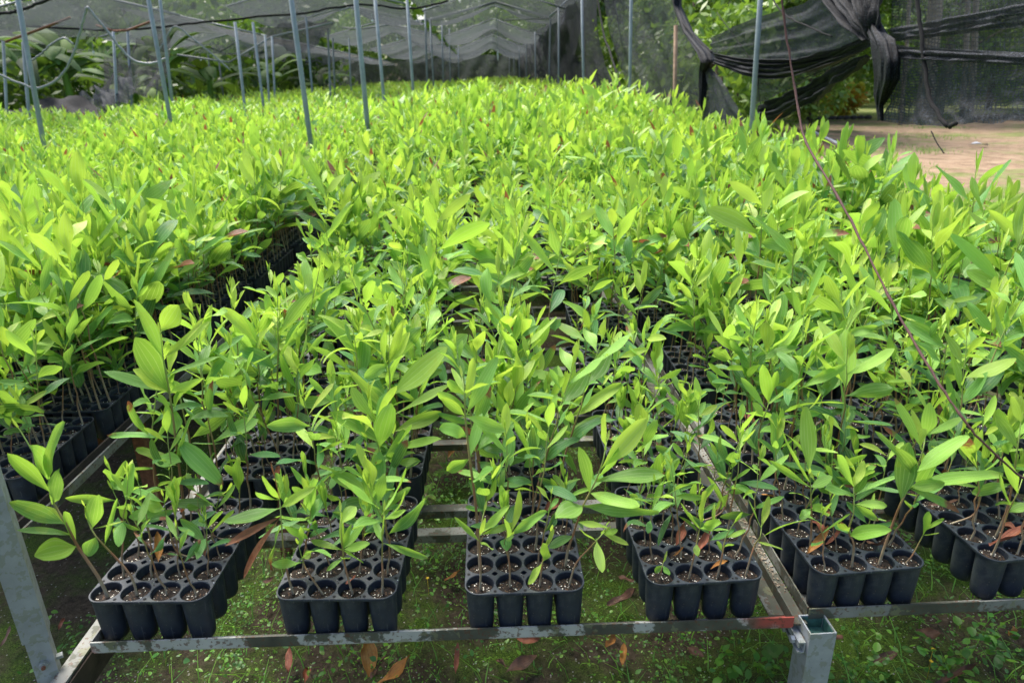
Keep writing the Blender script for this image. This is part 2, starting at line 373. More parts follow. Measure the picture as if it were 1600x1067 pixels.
def tube_arr(path, rad, k=6, cap=True):
    path = np.asarray(path, float); n = len(path); rad = np.broadcast_to(rad, (n,)).astype(float)
    tan = np.gradient(path, axis=0); tan /= np.linalg.norm(tan, axis=1)[:, None]+1e-12
    ref = np.array([0, 1., 0]) if abs(tan[0][1]) < .8 else np.array([1., 0, 0])
    vs = []
    for i in range(n):
        x = nrm(np.cross(tan[i], ref)); y = np.cross(tan[i], x); ref = -np.cross(tan[i], x) if False else ref
        a = np.arange(k)*2*PI/k
        vs.append(path[i] + rad[i]*(np.cos(a)[:, None]*x + np.sin(a)[:, None]*y))
    v = np.concatenate(vs); f = []
    for i in range(n-1):
        for j in range(k):
            f.append((i*k+j, i*k+(j+1) % k, (i+1)*k+(j+1) % k, (i+1)*k+j))
    uv = np.stack([np.tile(np.arange(k)/k, n), np.repeat(np.arange(n)/(n-1), k)], 1)
    if cap:
        v = np.concatenate([v, path[:1], path[-1:]]); uv = np.concatenate([uv, [[0, 0], [0, 1]]])
        for j in range(k):
            f.append((n*k, (j+1) % k, j, j)); q = (n-1)*k; f.append((n*k+1, q+j, q+(j+1) % k, q+(j+1) % k))
    return v, np.array(f), uv
def tube(mb, path, rad, k=6, mi=0):
    v, f, uv = tube_arr(path, rad, k); mb.add(v, f, uv, mi=mi)
def smoothpath(pts, n=24):
    """Catmull-Rom through the points"""
    P = np.asarray(pts, float); P = np.concatenate([[2*P[0]-P[1]], P, [2*P[-1]-P[-2]]]); out = []
    m_ = len(P)-3; per = max(2, n//m_)
    for i in range(m_):
        p0, p1, p2, p3 = P[i:i+4]
        for t in np.arange(per)/per:
            out.append(.5*((2*p1)+(-p0+p2)*t+(2*p0-5*p1+4*p2-p3)*t*t+(-p0+3*p1-3*p2+p3)*t**3))
    out.append(P[-2]); return np.array(out)

# ------------------------------------------------------------------ leaves and seedlings
def wprof(t, asym=.9):
    w = np.sin(PI*np.clip(t, 0, 1)**asym)**(1.30-.88*t)
    w = np.where(t < .07, .06, w); return w
def leaf_arr(base, d, n, L, W, curl=.4, nl=7, nw=4, cup=.25, wav=.0, r=None, asym=.9, tw=0.0):
    """one phyllode: returns v,f,uv.  d along the leaf, n its upper side; curl < 0 droops"""
    d = nrm(np.array(d)); n = nrm(n - d*np.dot(n, d)); b = np.cross(d, n)
    t = np.linspace(0, 1, nl+1)
    if nl > 4: t = t**1.0; t[1] = .07
    ph = curl*(t**1.3)
    st = np.diff(t, prepend=0)*L
    P = base + np.cumsum(st[:, None]*(np.cos(ph)[:, None]*d + np.sin(ph)[:, None]*n), 0)
    nn = -np.sin(ph)[:, None]*d + np.cos(ph)[:, None]*n
    s = np.linspace(-1, 1, nw+1)
    w_ = wprof(t, asym)*W/2; w_[-1] = W*(.07 if nl < 9 else .05)
    side = w_[:, None]*s[None]*(1 + .12*np.sign(s)[None]*np.sin(PI*t)[:, None])
    lift = cup*w_[:, None]*(np.abs(s)[None]**1.6)
    if wav: lift = lift + wav*W*np.sin(t*9+(r or 0))[:, None]*s[None]
    th = (tw*t**1.5)[:, None]; B2 = np.cos(th)*b[None]+np.sin(th)*nn; N2 = np.cos(th)*nn-np.sin(th)*b[None]
    V = P[:, None] + side[..., None]*B2[:, None] + lift[..., None]*N2[:, None]
    i = np.arange(nl)[:, None]*(nw+1) + np.arange(nw)[None]
    f = np.stack([i, i+1, i+nw+2, i+nw+1], -1).reshape(-1, 4)
    uv = np.stack(np.broadcast_arrays((s[None]+1)/2, t[:, None]), -1).reshape(-1, 2)
    return V.reshape(-1, 3), f, uv
def make_plant(R, H, nleaf, Lmax, lod=0, bare=.3, lean=.06, tone=0.0, browny=.07):
    """returns (stem MB, leaf MB) rooted at the origin"""
    st, lf = MB(), MB()
    az = R.uniform(0, 2*PI); ln = H*lean*R.uniform(.3, 2.2); bend = R.normal(0, .03*H, 2)
    def P(t): return np.array([math.cos(az)*ln*t**1.4 + bend[0]*math.sin(3*t), math.sin(az)*ln*t**1.4 + bend[1]*math.sin(2.5*t), H*t])
    ns = (10, 6, 4)[lod]; ts = np.linspace(0, 1, ns+1)
    path = np.array([P(t) for t in ts])
    rr = (.0011 + .0042*H)*(1-.72*ts)
    if lod == 0: path[1:-1, :2] += R.normal(0, .0016, (ns-1, 2))
    if lod < 2:
        v, f, uv = tube_arr(path, rr, 6 if lod == 0 else 3, cap=False); st.add(v, f, uv)
    ga = R.uniform(0, 2*PI)
    for i in range(nleaf):
        t = bare + (1-bare)*(i+.5)/nleaf + R.normal(0, .01); t = min(max(t, bare), 1)
        ga += 2.4 + R.normal(0, .35)
        top = (t-bare)/(1-bare)
        el = np.clip(R.normal(.45 + .75*top**1.5, .33), -.5, 1.45)
        base = P(t)
        d = np.array([math.cos(ga)*math.cos(el), math.sin(ga)*math.cos(el), math.sin(el)])
        size = Lmax*(.62+.38*math.sin(PI*min(1, .25+top*.72)))*R.uniform(.7, 1.15)
        if top > .86: size *= .62
        Wd = size*R.uniform(.16, .36)
        upv = np.array([0, 0, 1.]) + R.normal(0, .45, 3)
        if top > .75: upv = -np.array([d[0], d[1], 0])*1.0 + np.array([0, 0, .3]) + R.normal(0, .35, 3)
        if abs(np.dot(nrm(upv), d)) > .96: upv = upv + np.array([.5, .3, 0])
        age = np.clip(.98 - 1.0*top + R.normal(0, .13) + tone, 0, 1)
        br = 0
        if R.uniform() < browny*(1.3-top): br = R.uniform(.15, .6)
        curl = R.normal(-.45 + .5*top, .4)
        nl, nw = ((9, 4), (5, 2), (2, 1))[lod]
        if lod == 2: Wd *= .95
        v, f, uv = leaf_arr(base, d, upv, size, Wd, curl, nl, nw, cup=R.uniform(.05, .55), tw=R.normal(0, .4) if lod < 2 else 0, wav=R.uniform(0, .12) if lod == 0 else 0, r=R.uniform(0, 6), asym=R.uniform(.95, 1.4))
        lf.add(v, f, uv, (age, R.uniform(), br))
    # growing tip
    if lod < 2:
        for k in range(2):
            a = ga + k*2.6; d = np.array([.25*math.cos(a), .25*math.sin(a), 1.])
            v, f, uv = leaf_arr(P(1), d, -np.array([math.cos(a), math.sin(a), 0]), Lmax*R.uniform(.25, .4), Lmax*.06, .1, 4, 2, .5)
            lf.add(v, f, uv, (0, R.uniform(), 0))
    return st, lf

# ------------------------------------------------------------------ the ground (setting)
def ground():
    xs = np.concatenate([np.linspace(-300, -14, 12), np.linspace(-12, 24, 60), np.linspace(28, 300, 12)])
    ys = np.concatenate([np.linspace(-100, -4, 6), np.linspace(-3, 6, 46), np.linspace(6.6, 60, 50), np.linspace(70, 400, 12)])
    X, Y = np.meshgrid(xs, ys); Z = .012*np.sin(X*3.1+Y*1.7)+.010*np.sin(X*7.3-Y*5.1+2)+.0
    V = np.stack([X, Y, Z-.03], -1).reshape(-1, 3); nx = len(xs)
    i = np.arange(len(ys)-1)[:, None]*nx + np.arange(nx-1)[None]
    f = np.stack([i, i+1, i+nx+1, i+nx], -1).reshape(-1, 4)
    me = MB().add(V, f).mesh('ground', M['ground'])
    return tag(link('ground', me), kind='structure')
ground()

# ------------------------------------------------------------------ trays
P_ = .055; RIM = CAMZ-.8635; RAILZ = .5105; TZ = .100
def plate_mesh():
    """top plate of a 4 x 6 tray, origin at centre of cell (0,0), z = 0 at the rim"""
    mb = MB(); K = 48; a = (np.arange(K)+.0)*2*PI/K; ri = .0252; hc = .0050; R_ = .5*P_
    ext = .0280
    for i in range(4):
        for j in range(6):
            out = []
            for t in a:
                c, s = math.cos(t), math.sin(t)
                Rx = ext if ((i == 3 and c > 0) or (i == 0 and c < 0)) else R_
                Ry = ext if ((j == 5 and s > 0) or (j == 0 and s < 0)) else R_
                r = min(Rx/max(abs(c), 1e-6), Ry/max(abs(s), 1e-6))
                edx = (i == 3 and c > 0) or (i == 0 and c < 0); edy = (j == 5 and s > 0) or (j == 0 and s < 0)
                if edx and edy: r = min(r, .0286)
                elif not edx and not edy:
                    C = np.array([math.copysign(R_, c), math.copysign(R_, s)]); b = C[0]*c+C[1]*s
                    dsc = b*b-(C@C-hc*hc)
                    if dsc > 0: r = min(r, b-math.sqrt(dsc))
                out.append((r*c, r*s))
            out = np.array(out); inn = np.stack([ri*np.cos(a), ri*np.sin(a)], 1); o = np.array([i*P_, j*P_])
            # slightly rounded lip at the opening
            rings = [(out, 0), (inn*1.045, .0), (inn*1.0, -.0011), (inn*.985, -.004)]
            V = np.concatenate([np.c_[r_+o, np.full(K, z)] for r_, z in rings])
            f = [(q*K+k, (q+1)*K+k, (q+1)*K+(k+1) % K, q*K+(k+1) % K) for q in range(3) for k in range(K)]
            mb.add(V, f)
            # drain holes are open: a short wall gives the plate its thickness
            for si, sj in ((1, 1),):
                if i < 3 and j < 5:
                    th = np.arange(12)*2*PI/12; C = o + np.array([R_, R_])
                    ring = np.stack([C[0]+hc*np.cos(th), C[1]+hc*np.sin(th)], 1)
                    V = np.concatenate([np.c_[ring, np.full(12, 0.)], np.c_[ring, np.full(12, -.012)]])
                    mb.add(V, [(k, (k+1) % 12, 12+(k+1) % 12, 12+k) for k in range(12)])
            # flat dark discs painted for the shade in small edge drain holes
    for i in range(3):
        for y in (-.0215, 5*P_+.0215): disc(mb, ((i+.5)*P_, y, .0006), .0030)
    for j in range(5):
        for x in (-.0215, 3*P_+.0215): disc(mb, (x, (j+.5)*P_, .0006), .0030)
    # crumbs of potting mix spilled on the plate
    Rc = np.random.default_rng(3)
    for _ in range(170):
        x, y = Rc.uniform(-.026, 3*P_+.026), Rc.uniform(-.026, 5*P_+.026); a_, b_ = (x/P_+.5) % 1-.5, (y/P_+.5) % 1-.5
        if math.hypot(a_, b_)*P_ < .0262 or math.hypot(abs(a_)-.5, abs(b_)-.5)*P_ < .006: continue
        q = Rc.uniform(.0006, .0019); box(mb, (x, y, q*.3), (q*1.6, q, q), mi=2 if Rc.uniform() < .75 else 3)
    # outer skirt
    def rr(e, z, rc=.0282):
        pts = []
        for cx, cy, a0 in ((3*P_, 5*P_, 0), (0, 5*P_, PI/2), (0, 0, PI), (3*P_, 0, 1.5*PI)):
            for q in np.linspace(0, PI/2, 7): pts.append((cx+e*math.cos(a0+q), cy+e*math.sin(a0+q), z))
        return np.array(pts)
    R0, R1, R2 = rr(.0282, 0), rr(.0288, -.0012), rr(.0282, -.0055); n = len(R0)
    V = np.concatenate([R0, R1, R2]); f = [(q*n+k, (q+1)*n+k, (q+1)*n+(k+1) % n, q*n+(k+1) % n) for q in range(2) for k in range(n)]
    mb.add(V, f)
    return mb
def disc(mb, c, r, mi=1):
    th = np.arange(8)*2*PI/8; V = np.array([[c[0]+r*math.cos(t), c[1]+r*math.sin(t), c[2]] for t in th]+[c])
    mb.add(V, [(8, k, (k+1) % 8, (k+1) % 8) for k in range(8)], mi=mi)
def cell_arr(K=20):
    prof = [(.0250, -.003), (.0244, -.03), (.0240, -.045)]
    outp = [(.0268, -.003), (.0265, -.010), (.0250, -.05), (.0232, -.082), (.0221, -.094), (.0190, -.1), (.0001, -.1)]
    mb = MB(); a = np.arange(K)*2*PI/K
    for pr, fl in ((prof, 1), (outp, 0)):
        V = np.concatenate([np.stack([r*np.cos(a), r*np.sin(a), np.full(K, z)], 1) for r, z in pr])
        # faint mould seam at the front and back
        f = [((q*K+k, (q+1)*K+k, (q+1)*K+(k+1) % K, q*K+(k+1) % K) if fl else (q*K+k, q*K+(k+1) % K, (q+1)*K+(k+1) % K, (q+1)*K+k)) for q in range(len(pr)-1) for k in range(K)]
        mb.add(V, f)
    return mb
def soil_arr(R, K=14):
    mb = MB(); V = [(0, 0, R.normal(-.011, .002))]
    rings = 4
    for q in range(1, rings+1):
        for k in range(K):
            r = .0252*q/rings; t = 2*PI*k/K
            V.append((r*math.cos(t), r*math.sin(t), -.0125+R.normal(0, .0016)+(-.002 if q == rings else 0)))
    f = [(0, 1+k, 1+(k+1) % K, 1+(k+1) % K) for k in range(K)]
    for q in range(rings-1):
        for k in range(K):
            a0 = 1+q*K+k; a1 = 1+q*K+(k+1) % K; f.append((a0, a0+K, a1+K, a1))
    mb.add(V, f); return mb
PLATE = plate_mesh().mesh('top_plate', [M['plastic'], M['dark'], M['soil'], M['white']], False)
CELL = cell_arr().mesh('cell', M['plastic'])
SOILS = [soil_arr(rng).mesh('potting_soil', M['soil']) for _ in range(8)]
def merged(fn, mats, name):
    mb = MB()
    for i in range(4):
        for j in range(6):
            v, f, uv, c, mi = fn(i, j).arrays(); mb.add(v+np.array([i*P_, j*P_, 0]), f, uv, c)
    return mb.mesh(name, mats)
CELLS24 = merged(lambda i, j: cell_arr(12), M['plastic'], 'cells')
SOIL24 = merged(lambda i, j: soil_arr(rng, 10), M['soil'], 'potting_soil')

TRAYS = []      # (x0, y0, angle, description, detailed)
colname = {0: 'leftmost', 1: 'second from left', 2: 'centre', 3: 'fourth from left', 4: 'fifth from left', 5: 'rightmost'}
front = [(-.7287, 1.0492, -.0409), (-.3845, 1.0384, -.0405), (-.0385, 1.0341, .0052), (.2993, 1.0425, .0338), (.6180, 1.0544, .0677), (.9581, 1.0749, .09)]
tname = ['leftmost front tray', 'second front tray from the left', 'third front tray from the left', 'fourth front tray from the left',
         'front tray just right of the square post', 'front tray at the right edge of the photo']
rows_y = [1.438, 1.92, 2.46, 2.97]
while rows_y[-1] < 7.2: rows_y.append(rows_y[-1]+.47)
for k, (x, y, a) in enumerate(front): TRAYS.append((x, y, a, tname[k], 1, k, 0))
second = [(-.675, 1.455, -.01), (-.375, 1.440, -.02), (-.0265, 1.425, .01), (.300, 1.437, .02), (.622, 1.446, .03), (.965, 1.46, .05)]
for k, (x, y, a) in enumerate(second): TRAYS.append((x, y, a, ('leftmost', 'second', 'third', 'fourth', 'fifth', 'sixth')[k] + ' tray of the second row', 1, k, 1))
def put_tray(x, y, a, lab, detailed):
    t = thing('seedling_tray', lab, 'tray', (x, y, RIM), a, 'black seedling trays set out on the steel benches')
    link('top_plate', PLATE, t)
    if detailed:
        for j in range(6):
            for i in range(4):
                c = link('cell', CELL, t, (i*P_, j*P_, 0)); s_ = link('potting_soil', SOILS[(i*5+j*3) % 8], c); s_.rotation_euler = (.05*math.sin(i*3+j), .05*math.cos(j*5+i), (i+j*2)*1.1); s_.location.z = .0035*math.sin(i*7.3+j*4.1+x*9)
    else:
        link('cell_block', CELLS24, t); link('potting_soil', SOIL24, t)
    return t
for x, y, a, lab, d, k, r in TRAYS:
    put_tray(x, y, a, 'black plastic plug tray of seedlings, ' + lab, True)
ordn = ['first', 'second', 'third', 'fourth', 'fifth', 'sixth', 'seventh', 'eighth', 'ninth', 'tenth', 'eleventh', 'twelfth', 'thirteenth', 'fourteenth', 'fifteenth', 'sixteenth', 'seventeenth', 'eighteenth', 'nineteenth', 'twentieth']
OTHER = []
for r, y in enumerate(rows_y):
    for k in range(9):
        if r == 0 and k < 6: continue
        x = -.70+k*.338 if k < 4 else .62+(k-4)*.34
        if x+.2 > .9*y+.6: continue
        OTHER.append((x+rng.normal(0, .012), y+rng.normal(0, .01), rng.normal(0, .02), 'middle' if k < 4 else 'right', k if k < 4 else k-4, r+2))
ly = 1.50; r = 0
while ly < 7.0:
    for k in range(14):
        x = -1.17-.165 - k*.245
        if x < -.85*ly-.35: break
        OTHER.append((x+rng.normal(0, .005), ly+rng.normal(0, .008), rng.normal(0, .012), 'left', k, r))
    ly += .36; r += 1
OTHER = sorted(OTHER, key=lambda q: q[1])[:280]
for x, y, a, b, k, r in OTHER:
    kk = ordn[k]
    if b == 'left': lab = f'black plug tray on the left bench, row {ordn[r] if r < 20 else r}, {kk} from its right edge'
    else: lab = f'black plug tray on the {b} bench, row {ordn[r] if r < 20 else r} from the front, {kk} from its left'
    put_tray(x, y, a, lab, False)

# ------------------------------------------------------------------ seedlings: 288 individual ones, then the field beyond as one mass
def cellpos(T, i, j):
    x, y, a = T[0], T[1], T[2]
    return np.array([x+i*P_*math.cos(a)-j*P_*math.sin(a), y+i*P_*math.sin(a)+j*P_*math.cos(a), RIM-.013])
VAR = {'small': [], 'mid': [], 'tall': []}
for kind, n, H, nl, Lm in (('small', 9, (.11, .19), (4, 7), .060), ('mid', 10, (.18, .28), (7, 10), .086), ('tall', 9, (.29, .40), (11, 15), .112)):
    for q in range(n):
        st, lf = make_plant(rng, rng.uniform(*H), int(rng.integers(*nl)), Lm*rng.uniform(.85, 1.15), 0, bare=.42 if kind != 'tall' else .34, lean=.12)
        VAR[kind].append((st.mesh('stem', M['stem']), lf.mesh('foliage', M['leaf'])))

# seedlings read from the photograph: tray, cell, stem pixels, leaves (base px, tip px, width px, age, brown)
HERO = [
 (0, 0, 0, [(163, 925), (153, 900), (121, 853), (104, 819), (84, 786), (76, 749), (30, 670)], [
   (78, 748, 98, 661, 27, .35, 0), (78, 752, 48, 698, 30, .5, 0), (76, 772, 12, 710, 22, .45, 0), (82, 785, 92, 735, 24, .5, 0), (98, 825, 15, 785, 26, .5, 0),
   (105, 840, 28, 828, 13, .6, 0), (121, 860, 55, 868, 36, .25, 0), (150, 845, 100, 800, 20, .4, 0), (137, 822, 58, 793, 20, .15, 0)]),
 (0, 1, 0, [(218, 925), (205, 900), (178, 868), (150, 838), (138, 815), (132, 790)], [
   (146, 830, 191, 815, 8, .2, 0), (148, 826, 152, 775, 26, .5, 0), (141, 842, 138, 868, 24, .6, 0), (140, 815, 132, 790, 7, .1, 0), (160, 845, 183, 780, 9, .5, 0)]),
 (0, 1, 2, [(258, 885), (240, 860), (215, 835), (198, 812), (176, 765)], [
   (175, 787, 103, 778, 15, .5, 0), (171, 764, 197, 720, 12, .3, 0), (200, 812, 182, 846, 18, .4, 0), (198, 812, 185, 792, 12, .5, 0), (178, 770, 215, 740, 14, .45, 0)]),
 (0, 2, 2, [(279, 895), (275, 860), (262, 815), (255, 775)], [
   (258, 795, 202, 808, 20, .6, .1), (256, 780, 196, 762, 15, .4, 0), (256, 778, 282, 745, 16, .5, 0), (258, 790, 222, 788, 22, .35, .2)]),
 (0, 2, 4, [(298, 868), (292, 830), (285, 772), (274, 684), (265, 614), (255, 560), (250, 520)], [
   (250, 552, 209, 470, 27, .2, 0), (251, 526, 278, 477, 33, .35, 0), (262, 613, 211, 530, 44, .55, 0), (252, 618, 209, 578, 28, .1, 0), (270, 552, 318, 499, 13, .15, 0),
   (277, 566, 327, 503, 14, .15, 0), (238, 630, 164, 581, 18, .55, 0), (287, 573, 342, 558, 12, .6, 0), (283, 627, 315, 592, 15, .15, 0), (280, 647, 246, 617, 15, .3, 0),
   (280, 664, 206, 643, 24, .65, .35), (272, 687, 170, 681, 14, .6, .25), (282, 704, 347, 757, 30, .45, .22), (275, 736, 214, 702, 20, .3, 0), (277, 700, 262, 640, 30, .55, 0),
   (282, 720, 300, 650, 20, .6, 0), (270, 640, 300, 590, 22, .5, 0)]),
 (0, 3, 3, [(329, 872), (333, 835), (338, 795), (345, 765)], [
   (340, 790, 268, 786, 18, .45, 0), (336, 800, 368, 757, 12, .25, 0), (336, 800, 304, 772, 14, .5, .35), (343, 768, 362, 755, 10, .1, 0)]),
 (1, 0, 0, [(460, 925), (449, 895), (443, 860), (440, 820), (437, 780)], [
   (411, 803, 353, 852, 13, 1, 1.2), (418, 806, 381, 901, 15, 1, 1.2), (442, 815, 424, 889, 24, .5, .5), (420, 798, 351, 815, 20, .4, 0), (418, 798, 491, 761, 17, .25, 0),
   (435, 776, 439, 732, 15, .4, 0), (436, 780, 424, 722, 8, 1, 1.2), (438, 785, 400, 770, 14, .5, 0), (440, 800, 478, 812, 16, .45, 0), (436, 770, 410, 745, 10, .2, 0), (441, 822, 480, 840, 12, .3, 0)]),
 (1, 1, 0, [(494, 920), (482, 895), (474, 878), (466, 850)], [
   (472, 880, 425, 882, 15, .4, .1), (474, 878, 517, 868, 14, .45, .1), (470, 876, 486, 862, 14, .3, 0), (466, 852, 470, 822, 9, .2, 0)]),
 (1, 2, 0, [(550, 925), (543, 900), (537, 872), (533, 830), (532, 800)], [
   (530, 862, 487, 845, 12, .3, 0), (544, 862, 577, 849, 15, .35, 0), (530, 868, 511, 891, 8, .35, 0), (543, 866, 567, 879, 8, .4, 0), (548, 861, 581, 803, 23, .5, .3),
   (541, 858, 533, 800, 9, .15, 0), (540, 820, 556, 792, 24, .35, 0), (528, 868, 544, 872, 16, .3, 0), (538, 862, 549, 820, 11, .3, 0)]),
 (1, 3, 0, [(601, 925), (598, 895), (597, 874), (598, 834), (600, 800)], [
   (604, 810, 635, 768, 16, .25, 0), (604, 816, 634, 797, 11, .12, 0), (603, 844, 667, 871, 12, .3, .18), (598, 838, 600, 806, 9, .2, 0), (598, 850, 585, 812, 12, .4, 0)]),
 (1, 3, 5, [(628, 785), (622, 745), (613, 700), (611, 650), (609, 589), (606, 550)], [
   (617, 617, 698, 544, 38, .35, 0), (607, 646, 546, 580, 18, .15, 0), (616, 686, 688, 644, 23, .2, 0), (618, 659, 714, 596, 22, .35, 0), (621, 708, 688, 686, 21, .35, 0),
   (608, 696, 517, 646, 32, .45, 0), (609, 702, 575, 645, 22, .5, 0), (607, 600, 598, 505, 26, .1, 0), (606, 560, 640, 520, 20, .2, 0), (606, 575, 570, 590, 20, .3, 0),
   (612, 730, 655, 720, 16, .5, 0), (609, 690, 580, 725, 22, .7, 0), (600, 640, 566, 600, 30, .6, 0), (609, 570, 628, 505, 14, .1, 0)]),
 (1, 2, 3, [(578, 870), (586, 820), (578, 780), (570, 745)], [
   (576, 775, 520, 738, 26, .25, 0), (574, 770, 592, 700, 18, .3, 0), (578, 778, 618, 770, 14, .3, 0), (570, 750, 555, 725, 12, .2, 0), (578, 782, 530, 795, 24, .5, 0), (586, 800, 640, 762, 18, .3, 0)]),
 (2, 0, 0, [(750, 920), (751, 880), (749, 845), (752, 820), (756, 800)], [
   (751, 845, 711, 808, 9, .3, 0), (756, 836, 795, 790, 15, .35, 0), (761, 834, 805, 817, 11, .2, 0), (752, 848, 770, 858, 12, .3, 0), (752, 840, 758, 810, 7, .1, 0)]),
 (2, 0, 1, [(752, 895), (748, 850), (743, 785), (734, 717), (727, 650), (726, 614), (722, 590)], [
   (733, 666, 788, 672, 24, .35, 0), (734, 742, 768, 735, 30, .55, 0), (726, 645, 690, 622, 16, .3, 0), (727, 614, 706, 576, 10, .2, 0), (737, 650, 776, 560, 26, .4, 0),
   (734, 700, 753, 645, 18, .6, 0), (730, 680, 688, 668, 26, .5, 0), (727, 620, 740, 560, 18, .15, 0), (733, 720, 700, 735, 20, .5, 0), (727, 612, 762, 600, 22, .3, 0)]),
 (2, 1, 0, [(801, 917), (796, 880), (788, 847), (797, 835)], [
   (807, 828, 813, 764, 14, .1, 0), (807, 841, 854, 798, 17, .3, 0), (777, 840, 803, 838, 12, .35, 0), (797, 838, 790, 812, 9, .2, 0)]),
 (2, 2, 0, [(845, 915), (846, 890), (850, 865), (860, 830)], [
   (833, 877, 853, 848, 20, .15, 0), (846, 878, 826, 912, 12, .3, 0), (852, 862, 865, 826, 7, .2, 0)]),
 (2, 3, 1, [(884, 885), (887, 860), (895, 837), (911, 790), (931, 751), (943, 717), (948, 690)], [
   (945, 731, 1009, 654, 31, .12, 0), (942, 708, 945, 647, 23, .2, 0), (938, 749, 1038, 742, 29, .4, .06), (930, 770, 998, 790, 28, .35, 0), (922, 787, 1027, 800, 22, .45, 0),
   (938, 751, 909, 727, 16, .3, 0), (913, 800, 869, 809, 32, .35, 0), (898, 829, 859, 855, 17, .5, 0), (911, 806, 952, 826, 13, .3, 0), (925, 765, 905, 700, 22, .6, 0), (932, 755, 965, 700, 22, .5, 0), (918, 780, 938, 740, 20, .55, 0)]),
 (2, 3, 0, [(888, 905), (900, 880), (922, 855), (936, 840), (945, 830)], [
   (939, 842, 941, 893, 18, .3, 0), (942, 838, 981, 851, 12, .15, 0), (938, 840, 952, 815, 14, .3, 0), (934, 842, 905, 826, 10, .3, 0), (944, 836, 965, 828, 10, .3, 0)]),
 (8, 3, 0, [(866, 742), (868, 710), (880, 670), (891, 627), (895, 590)], [
   (891, 625, 898, 555, 17, .12, 0), (891, 659, 970, 600, 22, .2, 0), (884, 686, 940, 650, 21, .35, 0), (880, 679, 828, 659, 26, .35, .05), (884, 670, 903, 690, 12, .3, 0),
   (870, 700, 820, 728, 22, .5, 0), (891, 640, 912, 618, 10, .2, 0), (872, 700, 900, 740, 20, .5, 0)]),
 (8, 1, 0, [(790, 742), (793, 700), (798, 650), (806, 610), (808, 580)], [
   (799, 660, 844, 596, 20, .45, .3), (799, 724, 849, 689, 18, .5, 0), (806, 612, 806, 548, 25, .12, 0), (801, 640, 778, 590, 18, .3, 0), (806, 605, 835, 562, 16, .3, 0),
   (797, 700, 776, 650, 22, .5, 0), (800, 660, 760, 690, 20, .6, 0)]),
 (3, 0, 0, [(1036, 902), (1034, 888), (1037, 876)], [(1035, 882, 1024, 894, 9, .6, 0), (1037, 884, 1046, 898, 9, .6, 0), (1037, 878, 1040, 868, 6, .3, 0)]),
 (3, 1, 0, [(1079, 904), (1084, 870), (1092, 831), (1096, 815)], [
   (1097, 813, 1104, 768, 19, .15, 0), (1097, 828, 1127, 816, 17, .2, 0), (1087, 828, 1063, 786, 10, .3, 0), (1092, 826, 1074, 800, 8, .35, 0), (1092, 850, 1090, 868, 11, .2, 0)]),
 (3, 2, 0, [(1122, 900), (1128, 870), (1134, 840), (1150, 812)], [(1134, 840, 1165, 828, 8, .3, 0), (1130, 858, 1146, 850, 7, .4, 0), (1148, 815, 1160, 800, 5, .2, 0), (1131, 862, 1120, 845, 8, .4, 0)]),
 (3, 3, 0, [(1168, 898), (1173, 870), (1180, 850), (1188, 838), (1190, 818)], [
   (1188, 838, 1265, 811, 15, .4, 0), (1192, 822, 1201, 776, 12, .2, 0), (1187, 822, 1169, 780, 9, .3, 0), (1182, 846, 1222, 858, 6, .3, 0)]),
 (3, 2, 3, [(1124, 830), (1128, 800), (1140, 760), (1145, 730)], [
   (1128, 790, 1105, 745, 12, .3, 0), (1140, 760, 1116, 735, 10, .2, 0), (1142, 755, 1172, 733, 10, .35, 0), (1140, 768, 1120, 800, 14, .4, .3), (1138, 775, 1165, 765, 10, .3, 0)]),
 (4, 3, 0, [(1417, 882), (1425, 868), (1440, 840), (1448, 825)], [(1444, 838, 1452, 800, 12, .5, 0), (1446, 836, 1466, 832, 9, .3, 0), (1448, 826, 1475, 810, 7, .3, 0)]),
 (4, 2, 0, [(1372, 884), (1380, 860), (1396, 815), (1408, 785), (1430, 739), (1442, 704), (1446, 680)], [
   (1436, 741, 1512, 682, 34, .5, 0), (1430, 758, 1565, 741, 28, .45, 0), (1405, 776, 1420, 692, 32, .6, 0), (1438, 702, 1446, 672, 22, .05, 0), (1443, 675, 1453, 630, 22, .35, 0),
   (1432, 708, 1399, 624, 14, .35, .2), (1422, 750, 1368, 675, 16, .45, 0), (1452, 684, 1504, 653, 15, .3, 0), (1415, 770, 1500, 800, 16, .5, .5), (1425, 765, 1475, 755, 20, .45, .1),
   (1442, 690, 1424, 640, 10, .05, 0), (1430, 735, 1400, 700, 22, .6, 0)]),
 (4, 1, 0, [(1331, 882), (1334, 850), (1326, 830), (1334, 800), (1334, 760)], [
   (1326, 836, 1391, 827, 24, .5, 0), (1326, 834, 1313, 818, 18, .2, .2), (1334, 770, 1407, 743, 12, .35, 0), (1334, 790, 1385, 790, 16, .3, 0), (1334, 775, 1290, 765, 26, .5, 0), (1334, 760, 1308, 711, 20, .4, 0),
   (1336, 788, 1372, 812, 13, .3, .3), (1333, 765, 1350, 720, 14, .1, 0)]),
 (4, 0, 1, [(1262, 858), (1268, 820), (1267, 770), (1265, 740)], [
   (1270, 722, 1259, 636, 26, .2, 0), (1268, 752, 1220, 672, 16, .45, .1), (1266, 790, 1293, 800, 26, .5, .35), (1264, 765, 1201, 720, 13, .4, .15), (1268, 760, 1300, 745, 18, .4, 0), (1266, 800, 1250, 810, 14, .4, 0)]),
 (4, 0, 5, [(1187, 767), (1187, 720), (1186, 676), (1198, 640), (1206, 613)], [
   (1203, 631, 1255, 592, 28, .4, 0), (1195, 633, 1192, 570, 20, .4, 0), (1184, 702, 1150, 668, 24, .6, .1), (1196, 677, 1218, 663, 20, .5, 0), (1204, 612, 1215, 580, 12, .1, 0),
   (1192, 655, 1176, 630, 16, .2, 0), (1187, 665, 1250, 650, 12, .5, 0), (1192, 640, 1158, 590, 12, .3, 0)]),
